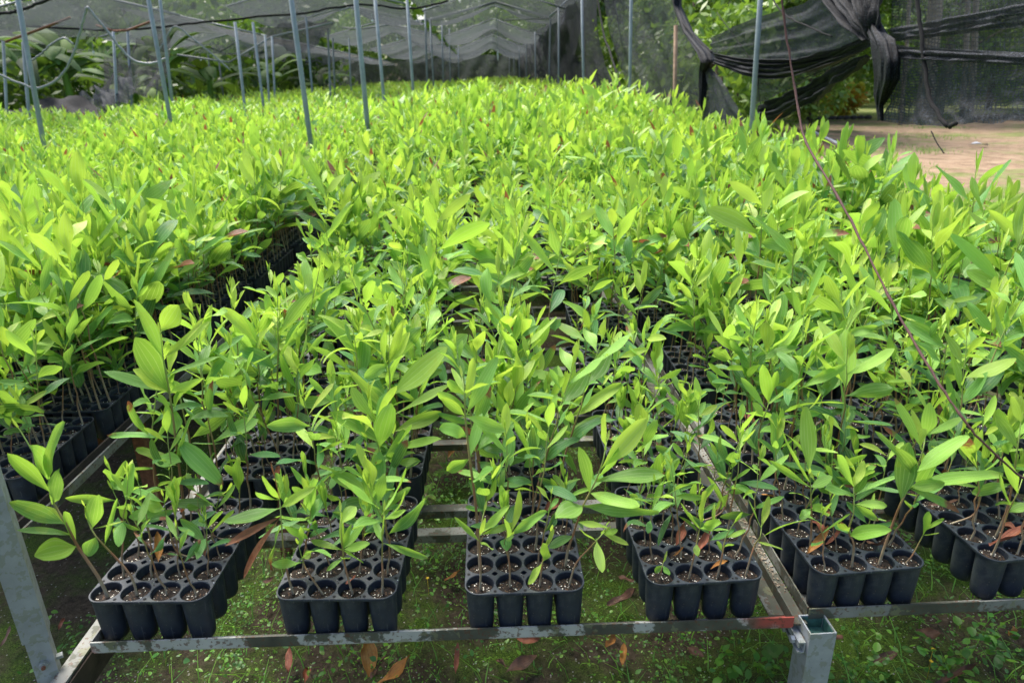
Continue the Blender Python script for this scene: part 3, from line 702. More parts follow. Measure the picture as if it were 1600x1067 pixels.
 (10, 2, 0, [(1262, 722), (1256, 660), (1252, 600), (1254, 540), (1256, 490)], [
   (1254, 482, 1291, 408, 32, .45, 0), (1198, 549, 1200, 503, 28, .1, 0), (1254, 540, 1197, 560, 20, .4, 0), (1255, 500, 1230, 440, 22, .3, 0), (1254, 520, 1300, 500, 20, .2, 0), (1252, 560, 1235, 610, 24, .5, 0), (1252, 580, 1300, 590, 18, .5, 0)]),
 (10, 3, 2, [(1330, 680), (1322, 620), (1318, 540), (1314, 480)], [
   (1316, 476, 1358, 431, 28, .1, 0), (1314, 480, 1290, 430, 18, .05, 0), (1316, 520, 1370, 510, 16, .35, .1), (1320, 560, 1352, 575, 16, .5, 0), (1318, 530, 1290, 560, 22, .3, 0), (1320, 590, 1290, 610, 18, .5, 0)]),
 (5, 0, 0, [(1552, 868), (1562, 840), (1575, 800), (1590, 770), (1600, 740)], [(1575, 800, 1610, 790, 18, .4, 0), (1580, 790, 1560, 740, 14, .4, 0), (1596, 755, 1640, 720, 22, .3, 0), (1590, 768, 1570, 715, 16, .15, 0)]),
 (5, 1, 1, [(1567, 838), (1572, 800), (1582, 755), (1590, 700), (1595, 660)], [(1590, 700, 1555, 650, 20, .3, 0), (1592, 690, 1640, 670, 22, .4, 0), (1595, 660, 1580, 620, 16, .1, 0), (1582, 750, 1520, 770, 20, .45, 0)]),
 (5, 0, 2, [(1523, 842), (1525, 800), (1532, 750), (1520, 720)], [(1523, 762, 1430, 745, 12, .4, .3), (1530, 745, 1560, 700, 16, .4, 0), (1523, 730, 1500, 680, 22, .3, .6)]),
]
SPOT = {}
for h in HERO: SPOT[h[:3]] = h
def hero_plant(h, base):
    st, lf = MB(), MB(); Y = base[1]
    pts = [base] + [atY(px, py, Y + (k/(len(h[3])))*.012*(-1)**k) for k, (px, py) in enumerate(h[3]) if k > 0]
    path = smoothpath(pts, 14); k = np.linspace(0, 1, len(path)); Hh = path[-1][2]-path[0][2]
    v, f, uv = tube_arr(path-base, (.0014+.0052*Hh)*(1-.70*k), 7, cap=False); st.add(v, f, uv)
    for bx, by, tx, ty, wp, age, br in h[4]:
        B = atY(bx, by, Y)
        # snap the leaf to the nearest point of the stem
        q = path[np.argmin(np.linalg.norm(path-B, axis=1))]
        if np.linalg.norm(q-B) < .07: B = q
        T = atY(tx, ty, Y + rng.normal(-.012, .03))
        d = T-B; L = np.linalg.norm(d); depth = np.dot(B-CAM, FW)
        Wd = wp*depth/FPX*.98
        n = nrm(CAM-B)*.7 + np.array([0, 0, .7]) + rng.normal(0, .38, 3)
        bow = rng.normal(.25 if age < .3 else .0, .3)
        # rotate start direction so that the curled leaf ends near its tip
        d0 = nrm(d); nn = nrm(n-d0*np.dot(n, d0)); ds = d0*math.cos(bow*.45)-nn*math.sin(bow*.45)
        v, f, uv = leaf_arr(B, ds, nn, L*1.02, Wd, bow, 10, 6, cup=rng.uniform(.1, .5), tw=rng.normal(0, .4), wav=rng.uniform(0, .13), r=rng.uniform(0, 6), asym=rng.uniform(.95, 1.35))
        if abs(np.dot(v.mean(0)-B, d0)) > 0: pass
        lf.add(v-base, f, uv, (age, rng.uniform(.15, .85), br))
        if wp > 15:   # short stalk knot
            pass
    v, f, uv = leaf_arr(path[-1]-base, nrm(path[-1]-path[-3]), np.array([0, -1., .2]), .022, .005, .2, 4, 2, .5); lf.add(v, f, uv, (0, .5, 0))
    return st.mesh('stem', M['stem']), lf.mesh('foliage', M['leaf'])
def seedling_label(kind, row, col, lab, hero):
    look = {'small': 'short', 'mid': 'slender', 'tall': 'tall'}[kind]
    return f'{look} seedling, row {row}, cell {col}, {lab}'
nums = ['one', 'two', 'three', 'four', 'five', 'six']
count_ind = 0
for ti, T in enumerate(TRAYS):
    for j in range(6):
        for i in range(4):
            base = cellpos(T, i, j); h = SPOT.get((ti, i, j))
            if h is not None:
                a, b = hero_plant(h, base); Hh = max(v.co.z for v in b.vertices); kind = 'tall' if Hh > .26 else ('mid' if Hh > .15 else 'small'); rz, sc = 0, 1
            else:
                u = rng.uniform()
                if ti < 6: kind = 'small' if u < .62 - .06*j else ('mid' if u < .95-.03*j else 'tall')
                else: kind = 'small' if u < .20 else ('mid' if u < .56 else 'tall')
                if ti in (3, 9) and kind == 'tall': kind = 'small'
                if ti < 6 and kind == 'tall' and j < 3: kind = 'small'
                a, b = VAR[kind][rng.integers(len(VAR[kind]))]; rz = rng.uniform(0, 2*PI); sc = rng.uniform(.85, 1.15)
            t = thing('acacia_seedling', seedling_label(kind, nums[j], nums[i], T[3], h is not None), 'seedling', tuple(base), rz, 'young seedlings growing in the trays')
            t.scale = (sc, sc, sc)
            link('stem', a, t); link('foliage', b, t); count_ind += 1

# the field beyond, past what anyone would count
def replicate(protos, pts, scl, which, rz, hue):
    V, F, U, C = [], [], [], []; off = 0
    for q, (v, f, uv, c, mi) in enumerate(protos):
        idx = np.where(which == q)[0]
        if not len(idx): continue
        cs, sn = np.cos(rz[idx])[:, None], np.sin(rz[idx])[:, None]
        x = v[None, :, 0]*cs - v[None, :, 1]*sn; y = v[None, :, 0]*sn + v[None, :, 1]*cs; z = np.broadcast_to(v[None, :, 2], x.shape)
        W_ = np.stack([x, y, z], -1)*scl[idx][:, None, None] + pts[idx][:, None]
        n = len(v); V.append(W_.reshape(-1, 3))
        F.append((f[None]+(np.arange(len(idx))*n)[:, None, None]).reshape(-1, 4)+off); off += n*len(idx)
        U.append(np.tile(uv, (len(idx), 1)))
        c_ = np.broadcast_to(c[None], (len(idx), n, 3)).copy(); c_[..., 0] = np.clip(c_[..., 0]+hue[idx][:, None], 0, 1); c_[..., 1] = (c_[..., 1]+rz[idx][:, None]) % 1.0
        C.append(c_.reshape(-1, 3))
    return np.concatenate(V), np.concatenate(F), np.concatenate(U), np.concatenate(C)
SLOPE = .0135
def zoff(y): return SLOPE*np.maximum(y-3, 0)
LP = {}
for lod in (0, 1, 2):
    LP[lod] = []
    for q in range((16, 22, 16)[lod]):
        Hh = rng.uniform(.27, .40) if q % 4 else rng.uniform(.18, .26)
        st, lf = make_plant(rng, Hh, int(rng.integers(7, 12)) if lod < 2 else int(rng.integers(7, 10)), rng.uniform(.11, .155) if lod < 2 else rng.uniform(.14, .19), lod, browny=.05, bare=.38 if lod < 2 else .45, lean=.1)
        a = lf.arrays(); b = st.arrays() if lod < 2 else None
        LP[lod].append((a, b))
FP = []   # plant spots per lod
near, midp, farp = [], [], []
for x, y, a, b, k, r in OTHER:
    for i in range(4):
        for j in range(6):
            if rng.uniform() < (.45 if (b, k, r) in (('middle', 3, 2), ('middle', 3, 3), ('right', 0, 2), ('middle', 2, 3)) else .20): continue
            p = cellpos((x, y, a), i, j); hs = (.66 if k == 3 else .86) if (b == 'middle' and r <= 3) else (1.05 if b == 'left' and y < 3 else 1.0)
            if b == 'right' and p[0] > 1.2: hs = 1.06 if y < 3.2 else .98
            if y < 2.6: near.append((*p, hs))
            else: midp.append((*p, hs))
def scatter(y0, y1, dens):
    A = []; n = int((y1-y0)*12*dens)
    X = rng.uniform(-9.6, 2.1, n); Y = rng.uniform(y0, y1, n)
    left = -7.6
    ok = (X > np.maximum(left, -.86*Y-.5)) & (X < 2.22)
    ok &= ~((np.abs((X+1.15)) < .05))
    return [(x, y, RIM-.013, 1.0) for x, y in zip(X[ok], Y[ok])]
midp += scatter(7.0, 8.5, 170)
farp += scatter(8.5, 14, 110) + scatter(14, 26, 60) + scatter(26, 58, 28)
def field(pts, lod, gain=0.0, name=None):
    A = np.array(pts); n = len(A); prot = LP[lod]
    which = rng.integers(len(prot), size=n); rz = rng.uniform(0, 2*PI, n)
    P3 = A[:, :3].copy(); P3[:, 2] += zoff(P3[:, 1])
    clump = 1+.20*np.sin(P3[:, 0]*2.3+1.3)*np.sin(P3[:, 1]*1.1+.5)+.08*np.sin(P3[:, 0]*5.1+P3[:, 1]*3.7)
    scl = A[:, 3]*clump*np.clip(rng.normal(1, .20, n), .45, 1.28)+gain
    scl *= np.where(P3[:, 0] > -1.15, 1.0+.26*np.clip((P3[:, 1]-2.4)/5, 0, 1), 1.0)*np.where(P3[:, 0] > .6, 1.0+.06*np.clip((P3[:, 0]-.6)/1.2, 0, 1), 1.0)
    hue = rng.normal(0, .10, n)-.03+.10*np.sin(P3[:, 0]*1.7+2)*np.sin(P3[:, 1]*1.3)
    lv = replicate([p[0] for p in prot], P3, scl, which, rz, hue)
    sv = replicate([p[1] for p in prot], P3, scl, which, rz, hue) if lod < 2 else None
    return lv, sv
parts = [field(near, 0), field(midp, 1), field(farp, 2, .08)]
V, F, U, C, MI = [], [], [], [], []; off = 0
for lv, sv in parts:
    for k, q in enumerate((lv, sv)):
        if q is None: continue
        v, f, uv, c = q; V.append(v); F.append(f+off); off += len(v); U.append(uv); C.append(c); MI.append(np.full(len(f), k))
me = to_mesh('seedling_field', np.concatenate(V), np.concatenate(F), np.concatenate(U), np.concatenate(C), np.concatenate(MI), [M['leaf'], M['stem']])
tag(link('seedling_field', me), 'dense mass of bright green seedlings filling the benches to the far end', 'seedlings', kind='stuff')
print('faces in field', len(me.polygons), 'individual seedlings', count_ind, 'other trays', len(OTHER))

# ------------------------------------------------------------------ benches
def mesh_part(name, mb, m_, parent, smooth=False): return link(name, mb.mesh(name, m_, smooth), parent)
XL, XR, Y0 = -.752, .547, 1.0045
b = thing('bench_frame', 'middle steel bench frame with peeling grey, white and red paint carrying four columns of trays', 'bench', (0, 0, 0))
mb = MB(); beam(mb, (XL, Y0, RAILZ-.011), (XR, Y0, RAILZ-.011), .003, .022); beam(mb, (XL, Y0-.019, RAILZ-.0255) if 0 else (XL, Y0+.016, RAILZ-.0258), (XR, Y0+.016, RAILZ-.0258), .028, .003)
mesh_part('front_rail', mb, M['rail'], b)
for q, x in enumerate((XL, XR)):
    mb = MB(); s_ = 1 if q == 0 else -1
    beam(mb, (x, Y0+.004, RAILZ-.0135), (x, 7.6, RAILZ-.0135), .003, .026); beam(mb, (x+s_*.017, Y0+.0325, RAILZ-.0262), (x+s_*.017, 7.6, RAILZ-.0262), .030, .003)
    mesh_part('side_rail', mb, M['rail_old'], b)
for y in (1.33, 1.425, 1.755, 1.91, 2.285, 2.48, 2.855, 3.02, 3.4, 3.55, 3.9, 4.05, 4.4, 4.55, 5.0, 5.4, 5.9, 6.4):
    mb = MB(); s_ = 1
    beam(mb, (XL+.004, y, RAILZ-.0385), (XR-.004, y, RAILZ-.0385), .003, .020); beam(mb, (XL+.034, y+.015, RAILZ-.030), (XR-.034, y+.015, RAILZ-.030), .026, .003)
    mesh_part('cross_bar', mb, M['rail_old'], b)
for x, y in ((XL+.03, 1.95), (XR-.12, 2.4), (XL+.03, 3.6), (XR-.12, 4.8)):
    mb = MB(); beam(mb, (x, y, -.03), (x, y, RAILZ-.03), .03, .03); mesh_part('leg', mb, M['rust'], b)
rb = thing('bench_frame', 'right steel bench frame with mossy cream paint, running out of the photo to the right', 'bench')
rx = .5845; ry = 1.024
mb = MB(); beam(mb, (rx, ry, RAILZ-.0115), (2.36, ry+.02, RAILZ-.0115), .003, .023); beam(mb, (rx, ry+.0165, RAILZ-.026), (2.36, ry+.0365, RAILZ-.026), .029, .003); mesh_part('front_rail', mb, M['rail_old'], rb)
mb = MB(); beam(mb, (rx, ry+.004, RAILZ-.0135), (rx+.01, 7.6, RAILZ-.0135), .003, .026); beam(mb, (rx+.017, ry+.034, RAILZ-.0262), (rx+.027, 7.6, RAILZ-.0262), .030, .003); mesh_part('side_rail', mb, M['rail_old'], rb)
mb = MB(); beam(mb, (2.36, ry+.039, RAILZ-.0135), (2.36, 7.6, RAILZ-.0135), .003, .026); mesh_part('side_rail', mb, M['rail_old'], rb)
for y in (1.36, 1.45, 1.8, 1.93, 2.33, 2.5, 2.9, 3.05, 3.4, 3.9, 4.4, 5.0, 5.5, 6.1):
    mb = MB(); beam(mb, (rx+.008, y, RAILZ-.0385), (2.356, y, RAILZ-.0385), .003, .020); beam(mb, (rx+.05, y+.0155, RAILZ-.030), (2.35, y+.0155, RAILZ-.030), .026, .003); mesh_part('cross_bar', mb, M['rail_old'], rb)
for x, y in ((2.3, 1.3), (2.3, 2.9), (2.3, 4.6)):
    mb = MB(); beam(mb, (x, y, -.03), (x, y, RAILZ-.03), .03, .03); mesh_part('leg', mb, M['rust'], rb)
lb = thing('bench_frame', 'dark left bench frame of rust and grime stained rails behind the front left post', 'bench')
for x in (-1.098, -1.128, -1.90, -2.7):
    mb = MB(); beam(mb, (x, 1.05, RAILZ-.0135), (x-.012 if x > -1.5 else x, 7.4, RAILZ-.0135), .006, .026); beam(mb, (x-.016, 1.05, RAILZ-.031), (x-.028 if x > -1.5 else x-.016, 7.4, RAILZ-.031), .024, .003)
    mesh_part('side_rail', mb, M['grime' if x < -1.11 else 'rail_old'], lb)
for y in np.arange(1.42, 7.2, .45):
    mb = MB(); beam(mb, (-1.17, y, RAILZ-.046), (-.85*y-.6, y, RAILZ-.046), .004, .022); mesh_part('cross_bar', mb, M['rust'], lb)
for x, y in ((-1.15, 2.0), (-1.18, 3.4), (-1.2, 5.0)):
    mb = MB(); beam(mb, (x, y, -.03), (x, y, RAILZ-.06), .035, .035); mesh_part('leg', mb, M['rust'], lb)
# beams that carry the bench on its left and right sides
def support(xa, label, mk, w_=.04):
    o = thing('support_beam', label, 'beam', group='support beams under the benches')
    mb = MB(); beam(mb, (xa, .93, (RAILZ-.03)-.046), (xa+.0, 7.6, (RAILZ-.03)-.046), w_, .006); beam(mb, (xa-w_/2-.002, .93, (RAILZ-.03)-.06), (xa-w_/2-.002, 7.6, (RAILZ-.03)-.06), .004, .034)
    mesh_part('top_flange', mb, M[mk], o)
    mb = MB(); beam(mb, (xa+w_*.3, .96, (RAILZ-.03)-.082), (xa+w_*.3, 7.6, (RAILZ-.03)-.082), .016, .06); mesh_part('web', mb, M['grime'], o)
support(-.815, 'pale peeling support beam under the left edge of the middle bench', 'rail_old', .024)
o = thing('support_beam', 'galvanised channel between the middle and right benches, held by the square post', 'beam', group='support beams under the benches')
mb = MB(); beam(mb, (.566, 1.012, RAILZ-.026), (.566, 7.5, RAILZ-.026), .026, .004); mesh_part('top_flange', mb, M['rail_old'], o)
mb = MB(); beam(mb, (.5455, 1.03, RAILZ-.045), (.5455, 7.5, RAILZ-.045), .004, .030); mesh_part('web', mb, M['galv'], o)
# perlite and grit caught in the channel
mb = MB()
for _ in range(230):
    x = rng.uniform(.558, .576); y = 1.10+rng.exponential(.5); s_ = rng.uniform(.0015, .004); box(mb, (x, y, RAILZ-.024+s_*.3), (s_, s_, s_))
tag(link('perlite_grit', mb.mesh('perlite_grit', flat('perlite', (.30, .25, .19), .9, 0, None, .6, 90), False)), 'white grit and crumbs of potting mix spilled along the channel', 'grit', kind='stuff')

# square galvanised post with open top, bottom right
def square_tube(mb, c, s_, z0, z1, th=.0025, rz=0.0, mi=0):
    cs, sn = math.cos(rz), math.sin(rz); A = np.array([[cs, sn, 0], [-sn, cs, 0], [0, 0, 1]])
    for dx, dy in ((1, 0), (-1, 0), (0, 1), (0, -1)):
        off_ = np.array([dx, dy, 0])@A*(s_/2-th/2)
        sz = (th, s_, z1-z0) if dx else (s_-2*th, th, z1-z0)
        box(mb, np.array([c[0], c[1], (z0+z1)/2])+off_, sz, A, mi)
pz = .4955; pc = atZ(1277, 974, pz); print('post', pc)
o = thing('square_post', 'short galvanised square post with open top under the bench corner', 'post', (0, 0, 0))
mb = MB(); square_tube(mb, pc, .050, -.05, pz, rz=.03); mesh_part('tube', mb, M['galv'], o)
mb = MB(); box(mb, (pc[0], pc[1], pz-.03), (.0448, .0448, .002)); 
for q in (-1, 1): box(mb, (pc[0]+q*.0222, pc[1], pz-.016), (.0006, .0440, .026)); box(mb, (pc[0], pc[1]+q*.0222, pz-.016), (.0430, .0006, .026))
mesh_part('stained_lining', mb, M['verd'], o)
for sx, y0_, zt in ((-1, -.020, -.026), (1, -.012, -.020)):
    mb = MB(); x = pc[0]+sx*.0335; wd = .013 if sx < 0 else .006; xx = x if sx < 0 else pc[0]+.0295
    for zz in (zt, zt-.022): beam(mb, (xx, pc[1]+y0_, pz+zz), (xx, pc[1]+.075, pz+zz), wd, .003)
    beam(mb, (xx-sx*(wd/2-.0012) if sx > 0 else xx+wd/2-.0012, pc[1]+y0_, pz+zt-.011), (xx-sx*(wd/2-.0012) if sx > 0 else xx+wd/2-.0012, pc[1]+.075, pz+zt-.011), .0024, .019)
    if sx < 0: beam(mb, (xx-wd/2+.0012, pc[1]+y0_, pz+zt-.006), (xx-wd/2+.0012, pc[1]+.075, pz+zt-.006), .0024, .010)
    mesh_part('clamp_channel', mb, M['galv'], o)
mb = MB(); tube(mb, [(pc[0]-.048, pc[1]-.004, pz-.030), (pc[0]+.050, pc[1]-.004, pz-.030)], .0040, 10); mesh_part('bolt', mb, M['rust'], o)
mb = MB(); tube(mb, [(pc[0]-.049, pc[1]-.004, pz-.030), (pc[0]-.042, pc[1]-.004, pz-.030)], .0075, 6); mesh_part('nut', mb, M['galv'], o)

# tall post at the bottom left with sleeve joint
lp = atZ(52, 1000, RAILZ-.02); lp = np.array([lp[0]+.02, lp[1]-.02, 0])
o = thing('square_post', 'tall galvanised square post with a sleeve joint at the bottom left corner', 'post')
q0 = atY(-24, 745, lp[1]); q1 = atY(70, 1030, lp[1]); 
def slanted(mb, a, b, s_, rz):
    a, b = np.array(a), np.array(b); d = nrm(b-a); x = nrm(np.array([math.cos(rz), math.sin(rz), 0])-d*np.dot(d, [math.cos(rz), math.sin(rz), 0])); y = np.cross(d, x)
    box(mb, (a+b)/2, (s_, s_, np.linalg.norm(b-a)), (x, y, d))
dirp = nrm(q0-q1); dirp = nrm(dirp*np.array([1, 1, 1])); joint = atY(57, 990, lp[1])
mb = MB(); slanted(mb, joint-dirp*.62, joint+dirp*.02, .035, .5); mesh_part('lower_tube', mb, M['galv'], o)
mb = MB(); slanted(mb, joint, joint+dirp*2.4, .041, .5); mesh_part('sleeve_tube', mb, M['galv'], o)
bp = joint-dirp*.055; fx = np.array([math.sin(.5), -math.cos(.5), 0])
mb = MB(); tube(mb, [bp+fx*.018, bp+fx*.027], .0075, 14); mesh_part('bolt_head', mb, M['galv'], o)
mb = MB(); tube(mb, [bp+fx*.026, bp+fx*.032], .0035, 10); mesh_part('bolt', mb, M['rust'], o)
sd_ = np.array([math.cos(.5), math.sin(.5), 0]); mb = MB(); tube(mb, [bp-dirp*.008+sd_*.018, bp-dirp*.008+sd_*.028], .006, 6); mesh_part('nut', mb, M['galv'], o)

# ------------------------------------------------------------------ shade house posts: (x top, y top, x base, y base, width px, depth)
def post(x1, y1, x0, y0, wpx, Y, lab, mk='pole', name='steel_post', cat='post', down=True):
    A = atY(x0, y0, Y); B = atY(x1, y1, Y); d = nrm(B-A)
    if y1 <= 2: B = B + d*(.9 if Y < 12 else .3)
    if down: A = A - d*((A[2]+.03)/max(d[2], .3))
    depth = np.dot(atY(x0, y0, Y)-CAM, FW); r = max(.42*wpx*depth/FPX, .010)
    r = min(r, .027)
    mb = MB(); tube(mb, [A, (A+B)/2, B], r, 8)
    return tag(link(name, mb.mesh(name, M[mk])), lab, cat, 'posts of the shade house')
PO = [
 (28, 0, 62, 190, 9, 7.2, 'thick grey post nearest the left edge of the photo'),
 (5, 65, 12, 200, 5, 10.5, 'thin grey post at the very left edge of the photo'),
 (36, 66, 46, 190, 6, 10.8, 'thin grey post just left of the thick leftmost post'),
 (177, 50, 184, 188, 5, 12.5, 'thin grey post right of the hanging hose loop'),
 (199, 46, 207, 178, 5, 14.5, 'thin grey post in front of the torn net at left'),
 (232, 0, 266, 187, 8, 8.6, 'thick grey post in front of the torn net, left part'),
 (250, 0, 272, 184, 6, 11.5, 'slimmer grey post touching the thick one at left'),
 (245, 118, 246, 180, 3, 19, 'faint short post seen left of the thick one by the torn net'),
 (325, 85, 333, 167, 3, 22, 'faint far post left of the zigzag roof beam'),
 (342, 95, 351, 165, 3, 23, 'faint far post under the valley of the zigzag roof beam'),
 (367, 35, 384, 180, 5.5, 12.5, 'grey post under the right half of the zigzag roof beam'),
 (395, 35, 413, 178, 5, 14, 'grey post left of the pale net flap'),
 (414, 55, 422, 178, 4, 16, 'thin grey post beneath the pale net flap, left one'),
 (425, 58, 431, 178, 4, 17, 'thin grey post beneath the pale net flap, right one'),
 (455, 0, 486, 228, 9.5, 6.7, 'thick grey post standing lowest among the plants at left of centre'),
 (478, 28, 490, 167, 4, 18, 'thin grey post just right of the thick left-of-centre post'),
 (512, 45, 517, 165, 4, 19, 'thin grey post right of the pale net flap'),
 (520, 60, 524, 165, 4, 22, 'thin far post second right of the pale net flap'),
 (545, 60, 549, 150, 3, 26, 'faint far post left of the thickest central post'),
 (556, 0, 576, 216, 11, 8.0, 'thickest grey post left of the central tunnel'),
 (586, 0, 600, 158, 7.5, 12.0, 'grey post right beside the thickest central post'),
 (636, 0, 646, 150, 8, 14.0, 'wide grey post at the left mouth of the tunnel'),
 (664, 10, 668, 145, 4, 22, 'dark thin post left of the tunnel ridge'),
 (672, 30, 678, 143, 6, 23.3, 'grey post holding the left eave of the near tunnel frame'),
 (690, 32, 693, 138, 4, 28, 'thin far post inside the tunnel at left, nearer one'),
 (702, 45, 704, 137, 3.5, 34, 'thin far post inside the tunnel at left, middle one'),
 (716, 62, 717, 136, 3, 42, 'thin far post inside the tunnel at left, farther one'),
 (860, 28, 858, 136, 6, 23.3, 'grey post holding the right eave of the near tunnel frame'),
 (873, 15, 873, 137, 3.5, 20.4, 'thin grey post just right of the tunnel frame post'),
 (836, 50, 837, 135, 3, 29.8, 'thin far post of the tunnel wall, first behind the frame'),
 (822, 62, 823, 134, 2.5, 36, 'thin far post of the tunnel wall, second behind the frame'),
 (811, 73, 812, 134, 2.5, 43, 'thin far post of the tunnel wall, third behind the frame'),
 (803, 80, 803, 134, 3, 50, 'thin far post of the tunnel wall, fourth behind the frame'),
 (796, 86, 796, 133, 2.5, 57, 'thin far post of the tunnel wall, farthest one'),
 (909, 0, 912, 140, 5, 15.4, 'grey post right of the tunnel, against the dark side net'),
 (986, 0, 984, 150, 6, 10.3, 'grey post standing alone right of centre before the green trees'),
 (1188, 0, 1175, 190, 10, 5.57, 'pale grey post on the right where the knotted net hangs'),
]
for q in PO: post(*q[:6], q[6])
post(1056, 40, 1054, 165, 7, 9.5, 'brown wooden pole behind the side net right of centre', 'wood', 'wooden_pole', 'pole')

# ------------------------------------------------------------------ nets
def sheet(name, rows, mk, label, cat='shade net', nu=40, nv=14, fold=.05, nf=5, seed=0, pleat=0, np_=5, group='shade nets of the nursery'):
    """rows: list of poly-lines (3-D points); the cloth runs smoothly through them"""
    R = np.random.default_rng(seed); G = np.array([smooth_n(r_, nu) for r_ in rows])
    cols = np.array([smooth_n(G[:, i], nv) for i in range(nu)]).transpose(1, 0, 2) if len(rows) > 2 else np.array([G[0]*(1-t)+G[1]*t for t in np.linspace(0, 1, nv)])
    u = np.linspace(0, 1, nu)[None]; v = np.linspace(0, 1, nv)[:, None]
    du = np.gradient(cols, axis=1); dv = np.gradient(cols, axis=0); n = np.cross(du, dv); n /= np.linalg.norm(n, axis=2)[..., None]+1e-9
    p_ = R.uniform(0, 6, 6); uu = u+.08*np.sin(5*u+4*v+p_[3])
    w_ = fold*(np.sin(2*PI*nf*uu*.6+p_[0]+1.2*v)*.5+np.sin(2*PI*nf*1.37*uu+p_[1]-2.2*v)*.3*(.4+.6*np.sin(3*u+p_[4])**2)+np.sin(2*PI*nf*2.9*uu+p_[2]+3*v)*.16*np.sin(4.1*u+p_[5])**2)
    if pleat:
        # pleats run lengthwise and close up at the knots
        w_ = w_ + pleat*(np.sin(2*PI*np_*v+p_[0]+1.5*u)*.6+np.sin(2*PI*np_*2.3*v+p_[1]-2*u)*.3)*(.25+.75*np.sin(PI*u)**.7)
    w_ = w_ + .25*fold*np.sin(23*u+9*v+p_[2])*np.sin(17*v-6*u+p_[3])
    cols = cols + n*w_[..., None]
    Lu = np.linalg.norm(np.diff(G.mean(0), axis=0), axis=1).sum(); Lv = np.linalg.norm(np.diff(cols[:, nu//2], axis=0), axis=1).sum()
    uv = np.stack(np.broadcast_arrays(u*Lu, v*Lv), -1).reshape(-1, 2)
    i = np.arange(nv-1)[:, None]*nu + np.arange(nu-1)[None]; f = np.stack([i, i+1, i+nu+1, i+nu], -1).reshape(-1, 4)
    mb = MB().add(cols.reshape(-1, 3), f, uv)
    return tag(link(name, mb.mesh(name, M[mk])), label, cat, group)
def smooth_n(pts, n):
    p = smoothpath(pts, 60) if len(pts) > 2 else np.linspace(pts[0], pts[-1], 60)
    s = np.concatenate([[0], np.cumsum(np.linalg.norm(np.diff(p, axis=0), axis=1))]); q = np.linspace(0, s[-1], n)
    return np.stack([np.interp(q, s, p[:, k]) for k in range(3)], 1)
WX = 2.42
def wl(pts, X=WX): return [atX(px, py, X) for px, py in pts]
# --- right side curtain
sheet('shade_net', [wl([(1395, -40), (1480, -60), (1620, -90)]), wl([(1392, 62), (1480, 82), (1620, 90)])], 'net_thin', 'sheer black shade net at upper right with fine vertical threads', seed=1, fold=.01)
sheet('shade_net', [wl([(1388, 45), (1480, 28), (1620, 2)], WX-.04), wl([(1390, 66), (1480, 56), (1620, 38)], WX-.04)], 'net', 'pale bluish fold of net slanting across the upper right', seed=2, fold=.02, nv=16, pleat=0.02, np_=3, nu=60)
sheet('shade_net', [wl([(1395, 70), (1450, 80), (1620, 88)], WX-.06), wl([(1392, 130), (1450, 150), (1620, 150)], WX-.02), wl([(1380, 190), (1450, 197), (1530, 193), (1620, 188)], WX-.06)], 'net', 'dark lower flap of net hanging at right above the dirt yard', seed=3, fold=0.035, nu=60, nv=30, nf=7)
sheet('shade_net', [wl([(1395, 72), (1620, 84)], WX-.09), wl([(1395, 92), (1620, 104)], WX-.09)], 'net', 'rolled top edge of the dark hanging flap at right', seed=4, fold=.015, nv=12, pleat=0.03, np_=2, nu=60)
sheet('shade_net', [wl([(1110, 60), (1190, 26), (1250, 8), (1300, -30)], WX+.03), wl([(1115, 92), (1190, 95), (1280, 88), (1368, 62)], WX+.03)], 'net', 'black net panel stretched between the two knots', seed=5, fold=.02, pleat=0.03, np_=3, nv=24, nu=60)
sheet('shade_net', [wl([(1118, 84), (1170, 92), (1260, 90), (1365, 56)], WX-.02), wl([(1115, 100), (1180, 122), (1250, 118), (1365, 70)], WX-.04)], 'net_thick', 'thick dark swag of bunched net sagging between the two knots', seed=6, fold=.03, nv=26, pleat=0.05, np_=4, nu=60)
sheet('shade_net', [wl([(1180, 120), (1260, 112), (1345, 78)], WX+.04), wl([(1180, 165), (1235, 140), (1345, 86)], WX+.04)], 'net_thin', 'sheer net triangle below the sagging swag', seed=7, fold=.02, nv=20, pleat=0.03, np_=3)
sheet('shade_net', [wl([(1183, 165), (1240, 142), (1300, 112), (1352, 84)], WX), wl([(1176, 188), (1210, 186), (1265, 160), (1356, 92)], WX-.03)], 'net_thick', 'dark lower tail of net running down from the right knot to the pale post', seed=8, fold=.03, nv=26, pleat=0.05, np_=4, nu=60)
sheet('shade_net', [wl([(1240, -60), (1290, -60), (1345, -60)]), wl([(1300, 20), (1330, 26), (1362, 30)], WX-.08), wl([(1352, 60), (1364, 60), (1374, 60)], WX-.04)], 'net_thick', 'net gathered down into the large right knot, left sheaf', seed=9, fold=0.04, nf=7, nv=24, nu=50)
sheet('shade_net', [wl([(1330, -60), (1365, -60), (1400, -60)]), wl([(1336, 10), (1362, 12), (1378, 16)], WX-.12), wl([(1358, 56), (1366, 58), (1374, 56)], WX-.08)], 'net_thick', 'net gathered down into the large right knot, right sheaf', seed=10, fold=0.04, nf=6, nv=24, nu=50)
